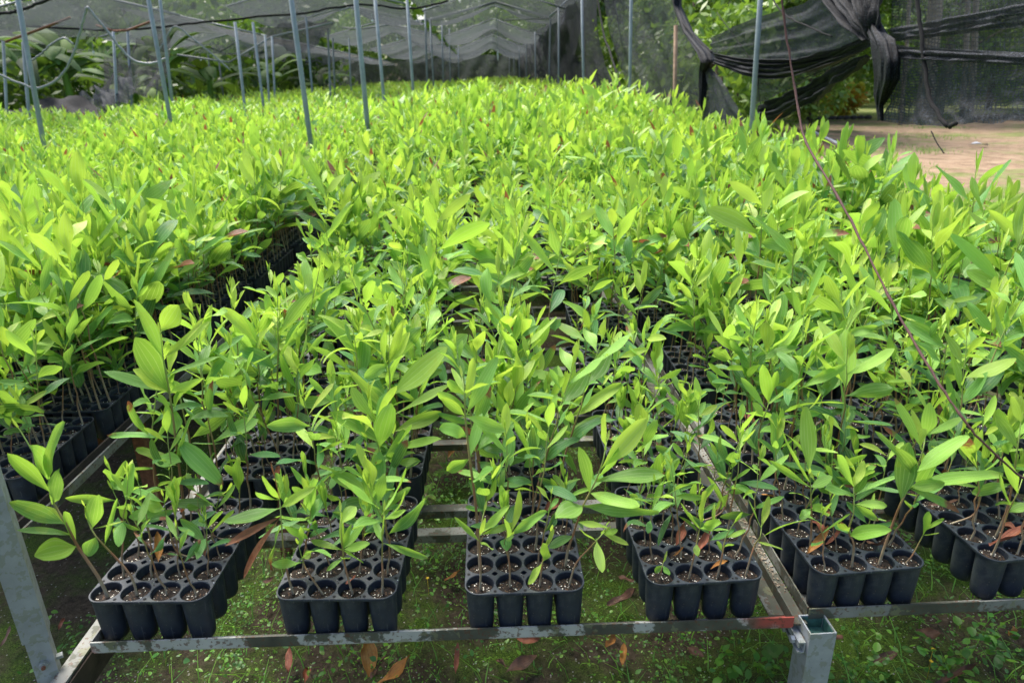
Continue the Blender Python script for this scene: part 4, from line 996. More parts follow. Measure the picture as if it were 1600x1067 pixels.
def lump(name, rings, mk, label, cat, seed=0, K=44, amp=.13):
    """gathered cloth: rings = (px, py, half width px, half depth m, X)"""
    R = np.random.default_rng(seed); V = []
    a = np.arange(K)*2*PI/K; ph = R.uniform(0, 6, 4)
    P = []
    for px, py, hw, dp, X in rings:
        c = atX(px, py, X); s_ = np.dot(c-CAM, FW)/FPX*hw; P.append(np.r_[c, s_, dp])
    P = smooth_n6(P, 22)
    for q, r_ in enumerate(P):
        rad = 1+amp*np.sin(5*a+ph[0]+q*.12)+amp*.7*np.sin(9*a+ph[1]-q*.2)+amp*.5*np.sin(17*a+ph[2]+q*.3)
        V.append(np.stack([r_[0]+r_[4]*np.sin(a)*rad, r_[1]+r_[3]*np.cos(a)*rad, np.full(K, r_[2])+.006*np.sin(3*a+q)], 1))
        V[-1][:, 0] += np.cos(a)*rad*r_[3]*.35
    n = len(V); f = [(i*K+j, i*K+(j+1) % K, (i+1)*K+(j+1) % K, (i+1)*K+j) for i in range(n-1) for j in range(K)]
    V = np.concatenate(V); uv = np.stack([np.tile(np.arange(K)/K*.3, n), np.repeat(np.arange(n)/n*.5, K)], 1)
    mb = MB().add(V, f, uv)
    for e, s_ in ((0, 0), (n-1, 1)):
        c = V[e*K:(e+1)*K].mean(0); vv = np.concatenate([V[e*K:(e+1)*K], [c]]); mb.add(vv, [(K, j, (j+1) % K, (j+1) % K) for j in range(K)])
    return tag(link(name, mb.mesh(name, M[mk])), label, cat, 'gathered knots of shade net')
def smooth_n6(P, n):
    P = np.array(P); t = np.arange(len(P)); q = np.linspace(0, len(P)-1, n); return np.stack([np.interp(q, t, P[:, k]) for k in range(P.shape[1])], 1)
lump('net_knot', [(1366, 34, 20, .03, WX-.06), (1370, 50, 24, .05, WX-.08), (1380, 66, 44, .06, WX-.09), (1385, 95, 52, .06, WX-.09), (1384, 125, 48, .055, WX-.08), (1378, 148, 32, .04, WX-.07), (1374, 165, 15, .02, WX-.07), (1376, 188, 10, .015, WX-.07)],
     'net_thick', 'large gathered knot of black net hanging at right', 'net knot', 11)
lump('net_knot', [(1060, -40, 12, .04, WX), (1058, 10, 12, .05, WX), (1075, 50, 15, .06, WX), (1102, 82, 18, .08, WX), (1108, 98, 20, .08, WX), (1100, 112, 10, .05, WX), (1098, 150, 8, .04, WX), (1096, 175, 8, .04, WX)],
     'net_thick', 'black net gathered and knotted left of the pale post', 'net knot', 12)
sheet('shade_net', [wl([(1100, 100), (1112, 108)], WX+.02), wl([(1098, 140), (1135, 140)], WX+.02), wl([(1100, 195), (1168, 192)], WX+.02)], 'net', 'net tail fanning out below the left knot', seed=13, fold=0.04, nu=16, nv=20)
sheet('shade_net', [wl([(940, -60), (1000, -60), (1050, -60)], WX+.1), wl([(950, 30), (1020, 35), (1070, 55)], WX+.14), wl([(965, 100), (1040, 105), (1100, 110)], WX+.12), wl([(990, 165), (1050, 172), (1100, 178)], WX+.1)], 'net_thin', 'sheer side net right of centre with trees showing through', seed=14, fold=.08, nf=4)
sheet('shade_net', [wl([(868, -10), (893, -60), (925, -160)], WX+.05), wl([(872, 60), (900, 50), (932, 60)], WX+.1), wl([(878, 138), (915, 140), (962, 152)], WX+.12)], 'net', 'dark side net draped beside the tunnel entrance', seed=15, fold=.12, nf=4)
sheet('shade_net', [[(WX+.05, 20.5, CAMZ+2.2), (WX+.05, 36, CAMZ+2.4), (WX, 58, CAMZ+2.6)], [(WX+.3, 20.5, .6), (WX+.2, 36, .6), (WX, 58, .6)]], 'net', 'long dark net wall along the right side of the tunnel', seed=16, fold=.25, nf=14, nu=120)
def rope(pts, X, r, label, mk='rope', name='net_rope', cat='rope', k=7, n=30):
    P = smoothpath(wl(pts, X) if X else pts, n); P += np.random.default_rng(int(r*1e5)).normal(0, r*.25, P.shape)
    mb = MB(); tube(mb, P, r, k); return tag(link(name, mb.mesh(name, M[mk])), label, cat, 'ropes and hoses of the shade house')
rope([(1428, -60), (1434, 10), (1440, 60), (1446, 110), (1452, 150), (1466, 180), (1480, 197), (1494, 194)], WX-.1, .011, 'thick fuzzy black roll of net hanging down before the dark flap')
rope([(1195, -20), (1225, 22), (1270, 45), (1300, 58)], WX-.02, .006, 'grey-blue cord crossing from the pale post toward the right knot')
rope([(1040, -40), (1060, 25), (1090, 62), (1112, 82)], WX-.05, .010, 'dark cord running down into the left knot')
rope([(930, -40), (940, 40), (962, 110), (972, 150)], WX+.08, .02, 'black folded hem slanting down right of the tunnel', n=20)
rope([(1120, 20), (1160, 75), (1182, 110), (1186, 150), (1190, 175)], WX+.02, .004, 'thin black string by the pale post')
rope([(1455, 205), (1463, 222), (1475, 240)], WX-.1, .003, 'loose dark string hanging under the flap at right')

# --- tunnel roof nets: gable between x = -1.8 and 2.3, ridge .35
def gable(y0, y1, xl, xr, xm, ze, zr, label, seed, mk='net_roof', sag=.10, per=5.1):
    R = np.random.default_rng(seed); nu, nv = 40, max(6, int((y1-y0)*3)); G = np.zeros((nv, nu, 3))
    for a_, y in enumerate(np.linspace(y0, y1, nv)):
        for b_, u in enumerate(np.linspace(0, 1, nu)):
            x = xl+(xr-xl)*u; t = (x-xl)/(xm-xl) if x < xm else (xr-x)/(xr-xm)
            z = ze+(zr-ze)*t - sag*math.sin(PI*((y-y0) % per)/per)*(.4+.6*math.sin(PI*min(1, t*1.1))) + .02*math.sin(9*u+3*y)
            G[a_, b_] = (x, y, z+CAMZ+SLOPE*.6*max(0, y-23))
    i = np.arange(nv-1)[:, None]*nu + np.arange(nu-1)[None]; f = np.stack([i, i+1, i+nu+1, i+nu], -1).reshape(-1, 4)
    uv = G[..., :2].reshape(-1, 2)
    mb = MB().add(G.reshape(-1, 3), f, uv); return tag(link('roof_net', mb.mesh('roof_net', M[mk])), label, 'shade net', 'roof nets of the nursery')
strips = [(-1.8, 2.25, .30, 2.05, 2.62, 16.5, 58, 'the tunnel', 0), (-5.9, -1.85, -3.9, 1.75, 2.25, 17.5, 58, 'the bay left of the tunnel', 1), (-10.2, -6.0, -8.1, 1.35, 1.85, 15, 50, 'the second bay left of the tunnel', 2)]
for xl, xr, xm, ze, zr, ya, yb, nm, q in strips:
    y = ya; k = 0
    while y < yb-1:
        y2 = min(y+5.1, yb); mk = ('net_roof', 'net_pale', 'net_roof', 'net_brown', 'net_roof', 'net_brown', 'net_pale', 'net_brown', 'net_roof')[k+q if k+q < 9 else 8]
        zz = ze-.04*k*(q == 0)-.02*k; zq = zr-.03*k
        gable(y, y2-.12, xl, xr, xm, zz, zq, f'roof net strip {ordn[k]} from the front over {nm}', 21+k+9*q, mk, sag=rng.uniform(.22, .40), per=y2-y)
        mb = MB(); zb = SLOPE*.6*max(0, y-23)+CAMZ+.03
        for a_, b_ in (((xl, y, zz+zb), (xm, y, zq+zb)), ((xm, y, zq+zb), (xr, y, zz+zb))): tube(mb, [a_, b_], .022, 6)
        tag(link('roof_beam', mb.mesh('roof_beam', M['hose'])), f'gabled roof beam {ordn[k]} from the front over {nm}', 'beam', 'roof beams of the shade house')
        y = y2; k += 1
gable(12.5, 20.5, -14.5, -10.3, -12.4, 1.1, 1.6, 'roof net over the far left bay', 60, sag=.2)
gable(30, 50, -16, -10.4, -13, 1.4, 2.0, 'distant roof net behind the left bays', 61, sag=.3)
sheet('shade_net', [[(-6.0, 59, CAMZ+1.9), (-2, 59, CAMZ+2.3), (2.3, 59, CAMZ+2.2)], [(-6.0, 59, .3), (-2, 59, .3), (2.3, 59, .3)]], 'net_brown', 'brownish net wall closing the far end of the tunnel', seed=62, fold=.2, nf=8)
sheet('shade_net', [[(-13.5, 51, CAMZ+1.8), (-9, 55, CAMZ+2.0), (-6.1, 59, CAMZ+1.9)], [(-13.5, 51, .3), (-9, 55, .3), (-6.1, 59, .3)]], 'net_brown', 'brownish net wall at the far end of the left bays', seed=63, fold=.2, nf=8)
# beams of the roof frames
def pxbeam(pts, Y, r, lab, mk='pole'):
    mb = MB(); P = [atY(px, py, Y) for px, py in pts]
    for a_, b_ in zip(P[:-1], P[1:]): tube(mb, [a_, b_], r, 6)
    return tag(link('roof_beam', mb.mesh('roof_beam', M[mk])), lab, 'beam', 'roof beams of the shade house')
pxbeam([(858, 28), (775, 4), (673, 31)], 23.3, .035, 'pale gabled beam across the mouth of the tunnel', 'hose')
pxbeam([(858, 29), (790, 32)], 23.4, .02, 'thin level tie bar right under the gabled tunnel beam', 'hose')
pxbeam([(858, 28), (873, 14), (912, -24)], 22, .03, 'eave beam rising from the tunnel frame to the right')
pxbeam([(277, 86), (358, 98), (425, 58), (520, 36)], 18, .022, 'zigzag steel roof beam over the left bays, nearer one', 'hose')
pxbeam([(277, 56), (344, 81), (395, 51)], 22, .022, 'zigzag steel roof beam over the left bays, farther one', 'hose')
pxbeam([(8, 66), (66, 45), (110, 28)], 11.5, .018, 'reddish steel beam at upper left', 'rust')
pxbeam([(150, 40), (177, 49), (199, 48), (236, 34)], 13.2, .018, 'brown steel beam joining the two thin posts at left', 'rust')
pxbeam([(540, 12), (480, 28), (470, 26)], 20, .02, 'short dark beam above the pale net flap')
pxbeam([(536, 44), (560, 46), (620, 38), (672, 30)], 24, .022, 'steel beam joining the left bay to the tunnel', 'hose')
sheet('roof_net', [[atY(*p, 19) for p in ((402, 44), (450, 38), (522, 34))], [atY(*p, 18) for p in ((425, 66), (470, 84), (505, 60))]], 'net_pale', 'pale blue-grey flap of net lit by the sky, left of centre', seed=31, fold=.06, nv=8)
sheet('roof_net', [[atY(*p, 9.5) for p in ((-40, 24), (15, 20), (45, 12), (90, -6))], [atY(*p, 12) for p in ((-40, 62), (30, 62), (70, 45), (180, 45))]], 'net_roof', 'dark net edge sagging across the upper left corner', seed=32, fold=.04, nv=10)
sheet('roof_net', [[atY(*p, 14) for p in ((30, 0), (140, -10), (300, -20), (460, -10))], [atY(*p, 15) for p in ((30, 40), (150, 46), (230, 44), (320, 34), (470, 22))]], 'net_roof', 'broad translucent net stretched over the left bays', seed=33, fold=.10, nv=12)
sheet('shade_net', [[atY(*p, 15) for p in ((165, 95), (190, 80), (262, 40))], [atY(*p, 14) for p in ((160, 135), (215, 110), (268, 95))], [atY(*p, 13) for p in ((128, 172), (180, 160), (250, 135))]], 'net_thin', 'torn translucent net sloping down at left behind the posts', seed=34, fold=.12, nv=14)
sheet('shade_net', [[atY(*p, 13) for p in ((120, 152), (160, 140), (205, 120))], [atY(*p, 12.4) for p in ((130, 182), (170, 172), (205, 150))]], 'net_pale', 'shiny crumpled plastic net low at left', seed=35, fold=.15, nf=5, nv=10)
sheet('shade_net', [[atY(*p, 12.5) for p in ((-60, 165), (10, 172), (60, 160), (90, 152), (135, 153), (150, 165))], [atY(*p, 12) for p in ((-60, 220), (40, 205), (120, 200), (160, 190))]], 'net_thick', 'black net wall fallen low along the left side of the field', seed=36, fold=.08, nv=8)
rope([atY(*q, 9.4) for q in ((-40, 24), (15, 20), (31, 16), (45, 12), (90, -6))], None, .018, 'thick black hem of the net in the upper left corner', 'rope', 'net_hem', 'hem')
rope([atY(*q, 14.9) for q in ((30, 41), (150, 47), (230, 45), (320, 35), (470, 22))], None, .020, 'dark sagging hem of the broad net over the left bays', 'rope', 'net_hem', 'hem')
rope([atY(*q, 17.5) for q in ((470, 22), (560, 8), (640, 14), (700, 2))], None, .022, 'dark hem of the roof net above the central posts', 'rope', 'net_hem', 'hem')
# --- hoses
hl = [(-10, 112), (20, 126), (45, 136), (65, 137), (88, 126), (105, 105), (118, 75), (128, 40), (135, 14), (140, 16), (160, 40), (185, 72), (210, 95), (235, 100), (258, 92)]
rope([atY(x, y, 9.8) for x, y in hl], None, .016, 'grey irrigation hose looping down at upper left', 'hose', 'irrigation_hose', 'hose', n=60)
rope([atY(x, y, 12.5) for x, y in ((44, 98), (60, 88), (80, 70), (100, 60), (115, 70))], None, .016, 'second fainter hose arching behind the loop at upper left', 'hose', 'irrigation_hose', 'hose')
rope([atY(x, y, 14) for x, y in ((245, 85), (262, 55), (275, 42), (300, 60), (335, 88), (360, 110))], None, .014, 'thin hose draped between posts at left', 'hose', 'irrigation_hose', 'hose')
for q, (x, y, Y) in enumerate(((145, 76, 12), (58, 130, 9.5), (582, 26, 10), (619, 56, 14), (833, 0, 18), (6, 160, 9.5))):
    pass
# hanging sprinkler string in the tunnel
def sprinkler(x, y0, y1, Y, label):
    o = thing('hanging_sprinkler', label, 'sprinkler', tuple(atY(x, y0, Y)), 0, 'sprinklers hanging from the roof'); base = atY(x, y0, Y)
    A = atY(x+2, y1, Y)-base; mb = MB(); tube(mb, [(0, 0, 0), A], .006, 5); mesh_part('tube', mb, M['hose'], o)
    mb = MB(); tube(mb, [A*.8, A*.95, A*1.05], [.014, .02, .01], 8); mesh_part('nozzle', mb, M['white'], o)
sprinkler(776, 20, 92, 20, 'white sprinkler hanging under the tunnel ridge')
sprinkler(144, 66, 84, 12, 'small white sprinkler hanging against dark foliage at left')
sprinkler(580, 22, 34, 12, 'small white sprinkler hanging left of the tunnel')
sprinkler(312, 88, 95, 15, 'small white sprinkler hanging below the zigzag beam')
sprinkler(619, 53, 63, 15, 'small white sprinkler hanging beside the wide tunnel post')

# ------------------------------------------------------------------ the vine / wire in front
vp = [(1218, -40, 1.9), (1224, 20, 1.88), (1234, 90, 1.84), (1246, 160, 1.78), (1256, 215, 1.7), (1290, 275, 1.55), (1330, 345, 1.4), (1372, 430, 1.25), (1420, 520, 1.12), (1462, 590, 1.02), (1505, 655, .95), (1545, 700, .92), (1600, 748, .9), (1680, 800, .88)]
P = smoothpath([atY(*q) for q in vp], 90); P += rng.normal(0, .0006, P.shape)
mb = MB(); tube(mb, P, np.linspace(.0032, .0017, len(P))*(1+.25*rng.uniform(-1, 1, len(P))), 8)
tag(link('dry_vine', mb.mesh('dry_vine', M['twine'])), 'thin brown dry vine hanging diagonally across the right side in front', 'vine')

# ------------------------------------------------------------------ fallen leaves
def dry_leaf(pos, az, L, W, mk, label, tilt=.1):
    d = np.array([math.cos(az), math.sin(az), math.tan(tilt)]); v, f, uv = leaf_arr(np.zeros(3), d, np.array([rng.normal(0, .25), rng.normal(0, .25), 1.]), L, W, rng.normal(.6, .8), 9, 5, cup=rng.uniform(.1, .9), tw=rng.normal(0, .7), wav=.14, r=rng.uniform(0, 6))
    v[:, 2] -= v[:, 2].min()
    o = link('fallen_leaf', MB().add(v, f, uv).mesh('fallen_leaf', M[mk]), None, tuple(pos))
    return tag(o, label, 'dry leaf', 'dry leaves fallen on the ground and trays')
def gl(x0, y0, x1, y1, wp, mk, label, z=.012):
    A = atZ(x0, y0, z); B = atZ(x1, y1, z); L = np.linalg.norm(B-A); az = math.atan2(B[1]-A[1], B[0]-A[0])
    dry_leaf(A, az, L, wp*np.dot(A-CAM, FW)/FPX, mk, label, .06)
G = [(576, 1058, 584, 1002, 26, 'b_orange', 'large orange dry leaf standing out on the ground below the second tray'),
 (578, 1062, 606, 1030, 16, 'b_brown', 'brown dry leaf overlapping the large orange one'),
 (585, 1072, 655, 1050, 26, 'b_orange', 'wide tan dry leaf at the bottom edge below the second tray'),
 (450, 1052, 452, 1016, 12, 'b_red', 'narrow rust leaf on the ground under the first gap'),
 (478, 1075, 482, 1044, 12, 'b_red', 'dark red leaf cut by the bottom edge of the photo'),
 (712, 1052, 712, 1015, 9, 'b_red', 'thin curled red leaf under the third tray'),
 (694, 907, 724, 902, 11, 'b_orange', 'small orange leaf between the second and third trays'),
 (790, 1052, 840, 1024, 20, 'b_brown', 'crumpled dark brown leaf on the moss below the rail'),
 (775, 1030, 790, 1045, 10, 'b_brown', 'small dark leaf left of the crumpled brown one'),
 (805, 998, 848, 1006, 13, 'b_red', 'red brown leaf just under the front rail'),
 (948, 945, 1005, 946, 22, 'b_brown', 'broad brown leaf right of the third tray'),
 (945, 1012, 965, 998, 14, 'b_orange', 'pale orange leaf under the rail right of centre'),
 (972, 1040, 978, 1012, 12, 'b_orange', 'upright orange leaf below the fourth tray'),
 (1072, 1010, 1100, 1030, 14, 'b_brown', 'brown leaf in the weeds left of the square post'),
 (1360, 1035, 1400, 1025, 14, 'b_brown', 'brown leaf in the weeds right of the square post'),
 (1575, 985, 1600, 1012, 14, 'b_orange', 'tan leaf near the right edge in the weeds'),
 (1460, 1070, 1530, 1050, 16, 'b_brown', 'long brown leaf at the bottom right'),
 (405, 910, 438, 908, 7, 'b_brown', 'slim brown leaf between the first and second trays'),
 (92, 985, 100, 965, 7, 'b_red', 'small red leaf right of the tall left post'),
 (0, 1010, 26, 985, 9, 'b_brown', 'dull leaf at the left edge behind the post'),
 (965, 900, 990, 912, 12, 'b_brown', 'dark leaf among weeds behind the fourth tray'),
 (1430, 985, 1470, 1000, 18, 'b_brown', 'flat dark leaf under the right rail'),
 (700, 715, 712, 700, 9, 'b_orange', 'small orange leaf deep in the gap behind the crossbars')]
for q in G: gl(*q)
zt = RIM+.001
G2 = [(248, 878, 250, 848, 13, 'b_orange', 'yellow-brown leaf lying across a cell of the leftmost tray'),
 (1056, 852, 1068, 820, 14, 'b_red', 'reddish leaf standing in a cell of the fourth tray'),
 (1110, 892, 1138, 876, 8, 'b_orange', 'bright orange leaf on the front row of the fourth tray'),
 (1052, 868, 1072, 862, 5, 'b_orange', 'yellow strip of leaf in the fourth tray'),
 (1088, 866, 1108, 834, 12, 'b_red', 'dark red leaf bent over a cell of the fourth tray'),
 (1260, 866, 1292, 842, 13, 'b_orange', 'tan curled leaf at the front left of the post tray'),
 (1268, 822, 1294, 834, 11, 'b_red', 'red leaf in the middle of the post tray'),
 (1290, 850, 1335, 842, 10, 'b_red', 'long red leaf across two cells of the post tray'),
 (1354, 845, 1388, 884, 12, 'b_brown', 'olive brown leaf slanting across the front of the post tray'),
 (1186, 772, 1216, 782, 7, 'b_orange', 'thin orange leaf on the back of the post tray'),
 (1545, 852, 1612, 846, 18, 'b_red', 'large red brown leaf across the right edge tray'),
 (1562, 818, 1592, 838, 18, 'b_red', 'folded red leaf behind the large one at the right edge'),
 (1450, 788, 1500, 798, 9, 'b_brown', 'dark slim leaf on the back of the right edge tray'),
 (540, 912, 560, 905, 10, 'b_red', 'torn orange red leaf in the front row of the second tray'),
 (850, 798, 880, 785, 16, 'b_red', 'red leaf behind the third tray'),
 (1160, 655, 1185, 672, 12, 'b_red', 'red leaf fallen in the tray behind the post tray'),
 (430, 752, 436, 728, 9, 'b_red', 'small red leaf in the tray behind the second one'),
 (690, 420, 668, 395, 8, 'b_orange', 'orange leaf caught between plants left of centre'),
 (1010, 690, 975, 705, 10, 'b_orange', 'bright orange leaf on a tray behind the fourth one'),
 (905, 595, 950, 590, 9, 'b_brown', 'dark curled leaf on a tray right of centre')]
for q in G2: gl(*q, z=zt)

# ------------------------------------------------------------------ moss, weeds and grass on the ground
def weeds():
    mb = MB(); R = np.random.default_rng(5)
    centres = [(R.uniform(-1.2, 2.0), R.uniform(.75, 3.2)) for _ in range(760)] + [(R.uniform(-1.0, .6), R.uniform(1.0, 2.8)) for _ in range(260)]
    xs = []
    for cx, cy in centres:
        n = int(R.uniform(6, 26)); big = (cx > .55 and cy < 1.4); s_ = R.uniform(.006, .016)*(1.6 if big else 1); sp = R.uniform(.015, .07)
        for _ in range(n):
            x, y = cx+R.normal(0, sp), cy+R.normal(0, sp); z = R.uniform(.0, .05+.03*big); a = R.uniform(0, 6.28); el = R.uniform(-.1, .7)
            d = np.array([math.cos(a)*math.cos(el), math.sin(a)*math.cos(el), math.sin(el)]); L = s_*R.uniform(.6, 1.4)*(1.15 if big else 1)
            v, f, uv = leaf_arr(np.array([x, y, z]), d, np.array([0, 0, 1.])+R.normal(0, .3, 3), L, L*R.uniform(.45, .8), R.normal(-.3, .3), 4, 2, .2, asym=.8); mb.add(v, f, uv, (R.uniform(.1, 1), R.uniform(), 0))
    # tiny moss sprigs
    for _ in range(60000):
        x = R.uniform(-1.25, 2.1); y = .6+2.2*R.uniform()**1.5; 
        k = math.sin(x*7.1+1)*math.sin(y*8.3)+.5*math.sin(x*17+y*13)
        if k < R.uniform(-.5, .7): continue
        a = R.uniform(0, 6.28); L = R.uniform(.003, .009); el = R.uniform(.1, 1.2)
        d = np.array([math.cos(a)*math.cos(el), math.sin(a)*math.cos(el), math.sin(el)])*L; s_ = np.array([-math.sin(a), math.cos(a), 0])*L*.35
        p = np.array([x, y, -.02+R.uniform(0, .016)]); mb.add([p-s_*.3, p+d*.5-s_, p+d, p+d*.5+s_], [(0, 1, 2, 3)], None, (R.uniform(0, .8), R.uniform(), 0))
    for _ in range(3200):
        x = R.uniform(-1.0, 2.1); y = R.uniform(.7, 2.6); a = R.uniform(0, 6.28); L = R.uniform(.03, .10)*(1.4 if x > .6 else 1); h = R.uniform(.3, 1)
        p0 = np.array([x, y, -.02]); p1 = p0+np.array([math.cos(a)*.3, math.sin(a)*.3, h])*L*.5; p2 = p0+np.array([math.cos(a)*.8, math.sin(a)*.8, h*1.1])*L
        s_ = np.array([-math.sin(a), math.cos(a), 0])*.0016; mb.add([p0-s_, p0+s_, p1+s_, p1-s_, p2, p2+s_*.1], [(0, 1, 2, 3), (3, 2, 5, 4)], None, (R.uniform(0, .7), R.uniform(), .0))
    return tag(link('ground_weeds', mb.mesh('ground_weeds', M['weed'])), 'low green weeds, moss and grass on the dark soil under the benches', 'weeds', kind='stuff')
weeds()
def fern(px, py, label, n=9):
    c = atZ(px, py, .05); o = thing('fern_weed', label, 'weed', tuple(c), 0, 'feathery weeds under the benches'); R = np.random.default_rng(int(px))
    lf, st = MB(), MB()
    for k in range(n):
        a = R.uniform(0, 6.28); L = R.uniform(.05, .09); d = np.array([math.cos(a), math.sin(a), R.uniform(.3, 1.1)]); d = nrm(d)
        path = np.array([d*L*t+np.array([0, 0, -.5*L*t*t]) for t in np.linspace(0, 1, 7)]); v, f, uv = tube_arr(path, .0008, 4, False); st.add(v, f, uv)
        s_ = nrm(np.cross(d, [0, 0, 1]))
        for t in np.linspace(.15, 1, 14):
            p = d*L*t+np.array([0, 0, -.5*L*t*t])
            for q in (-1, 1):
                v, f, uv = leaf_arr(p, s_*q+d*.3, np.array([0, 0, 1.]), .011*math.sin(PI*(.15+.8*t))+.003, .0036, -.2, 2, 2, .1); lf.add(v, f, uv, (.45, R.uniform(), 0))
    link('stem', st.mesh('stem', M['stem']), o); link('foliage', lf.mesh('foliage', M['weed']), o)
fern(700, 735, 'feathery weed in the gap between the second and third trays'); fern(665, 775, 'feathery weed just left of the one in the gap'); fern(195, 905, 'feathery weed by the left edge of the leftmost tray')
for q, (px, py) in enumerate(((1458, 1014), (1455, 1033), (668, 903), (655, 775))):
    c = atZ(px, py, .05); mb = MB()
    for k in range(6):
        a = k*PI/3; v, f, uv = leaf_arr(c, np.array([math.cos(a), math.sin(a), .3]), np.array([0, 0, 1.]), .006, .004, 0, 3, 2, .1); mb.add(v, f, uv)
    tube(mb, [c, c+np.array([0, 0, -.06])], .0006, 4)
    tag(link('yellow_flower', mb.mesh('yellow_flower', M['flower'])), ('tiny yellow flower in the weeds right of the square post, upper one', 'tiny yellow flower in the weeds right of the square post, lower one', 'tiny yellow flower between the second and third trays', 'tiny yellow flower behind the crossbars')[q], 'flower', 'tiny yellow flowers in the weeds')

# ------------------------------------------------------------------ yard on the right
R = np.random.default_rng(9)
k = 0
for (x0, x1, Y) in ((1262, 1362, 27.0), (1500, 1640, 25.5)):
    n = 9
    for q in range(n):
        px = x0+(x1-x0)*(q+.5)/n; c = atY(px, 180 if Y > 26.5 else 192, Y); s_ = (x1-x0)/n*Y/FPX*.62
        mb = MB(); K = 9; Vv = []
        for i in range(5):
            e = -PI/2+PI*(i+.5)/5
            for j in range(K): rr = s_*R.uniform(.85, 1.12); a = 2*PI*j/K; Vv.append((rr*math.cos(e)*math.cos(a), rr*.7*math.cos(e)*math.sin(a), .45*rr*math.sin(e)+.1))
        mb.add(Vv, [(i*K+j, i*K+(j+1) % K, (i+1)*K+(j+1) % K, (i+1)*K+j) for i in range(4) for j in range(K)]); k += 1
        tag(link('kerb_stone', mb.mesh('kerb_stone', M['stone'], False), None, (c[0], c[1], 0)), f'dark kerb stone edging the dirt yard, {ordn[q]} from left of the {"left" if Y > 26.5 else "right"} run', 'stone', 'dark stones edging the yard')
A, B = atZ(1262, 202, .1), atZ(1312, 226, .1); mb = MB(); beam(mb, A, B, .10, .03)
tag(link('white_plank', mb.mesh('white_plank', M['white'], False)), 'pale grey plank lying on the dirt behind the plants at right', 'plank')
c = atZ(1530, 226, .03); mb = MB(); v, f, uv = leaf_arr(c+np.array([-.25, 0, 0]), np.array([1, .1, .1]), np.array([0, 0, 1.]), .5, .2, -.3, 6, 4, .3, .1); mb.add(v, f, uv)
tag(link('plastic_scrap', mb.mesh('plastic_scrap', M['white'])), 'bluish scrap of plastic lying on the dirt at right', 'litter')
def grass():
    mb = MB(); R = np.random.default_rng(12)
    for _ in range(20000):
        y = R.uniform(4, 32); x = 2.6+R.uniform(0, .8)*y
        kk = math.sin(x*1.3+2)*math.sin(y*.9)+(.9 if y < 9 else 0)+(.9 if y > 27 else 0)
        if kk < R.uniform(.1, 1.2): continue
        for _k in range(3):
            a = R.uniform(0, 6.28); L = R.uniform(.02, .07); p0 = np.array([x+R.normal(0, .06), y+R.normal(0, .06), -.03]); p1 = p0+np.array([math.cos(a)*.5, math.sin(a)*.5, 1.])*L; s_ = np.array([-math.sin(a), math.cos(a), 0])*.006
            mb.add([p0-s_, p0+s_, p1+s_*.3, p1-s_*.3], [(0, 1, 2, 3)], None, (R.uniform(0, .6), R.uniform(), 0))
    tag(link('yard_grass', mb.mesh('yard_grass', M['weed'])), 'short patchy grass growing on the sandy yard at right', 'grass', kind='stuff')
grass()

# ------------------------------------------------------------------ trees, bananas, bush
def crown(R, n, cx, rad, size, mb, age=(.1, 1), elong=1.8):
    """leaf faces clustered into clumps"""
    cl = []
    for _ in range(max(6, n//70)):
        v_ = R.normal(0, 1, 3); v_ /= np.linalg.norm(v_); cl.append(np.array(cx)+v_*np.array(rad)*R.uniform(.25, 1.0)**.6)
    cl = np.array(cl); w = R.integers(len(cl), size=n); tone = R.uniform(0, .35, len(cl))
    c = cl[w] + R.normal(0, 1, (n, 3))*np.array(rad)*.20
    d = R.normal(0, 1, (n, 3)); d[:, 2] -= .4; d /= np.linalg.norm(d, axis=1)[:, None]
    s_ = np.cross(d, R.normal(0, 1, (n, 3))); s_ /= np.linalg.norm(s_, axis=1)[:, None]
    L = size*R.uniform(.6, 1.4, n)[:, None]; nn = np.cross(d, s_)
    V = np.stack([c-s_*L*.05, c+d*L*.5-s_*L*.5/elong+nn*L*.06, c+d*L, c+d*L*.5+s_*L*.5/elong+nn*L*.06], 1).reshape(-1, 3)
    f = np.arange(4*n).reshape(-1, 4); uv = np.tile([[.5, 0], [0, .5], [.5, 1], [1, .5]], (n, 1))
    col = np.repeat(np.stack([np.clip(R.uniform(age[0], age[1], n)*.65+tone[w], 0, 1), R.uniform(0, 1, n), np.zeros(n)], 1), 4, 0)
    mb.add(V, f, uv, col)
def tree_meshes(seed, H, n, size, bark='bark', low=.3, age=(.1, 1)):
    R = np.random.default_rng(seed); tr, cr = MB(), MB()
    top = np.array([R.normal(0, .3), R.normal(0, .3), H*.7]); path = smoothpath([(0, 0, -.2), (R.normal(0, .1), R.normal(0, .1), H*.3), top], 10)
    tube(tr, path, np.linspace(H*.022, H*.008, len(path)), 9)
    for k in range(9):
        t = R.uniform(.3, .95); p = path[int(t*(len(path)-1))]; a = R.uniform(0, 6.28); L = H*R.uniform(.18, .38)
        e = p+np.array([math.cos(a), math.sin(a), R.uniform(.3, 1)])*L; tube(tr, smoothpath([p, (p+e)/2+R.normal(0, .1, 3), e], 6), np.linspace(H*.008, H*.002, 7), 5)
        crown(R, n//9, e, (H*.16, H*.16, H*.13), size, cr, age)
    crown(R, n//2, (0, 0, H*(.5+low*.2)), (H*.30, H*.30, H*.40), size, cr, age)
    return tr.mesh('trunk', M[bark]), cr.mesh('crown', M['tree'])
TM = [tree_meshes(s_, H, n, sz, bk, age=ag) for s_, H, n, sz, bk, ag in ((1, 9, 9000, .22, 'bark', (.0, .9)), (2, 8, 9000, .20, 'barkdark', (.3, 1)), (3, 10, 9000, .25, 'bark', (.2, 1)), (4, 7, 8000, .2, 'barkdark', (0, .7)))]
tl = ['light green', 'dark green', 'tall', 'yellow-green']
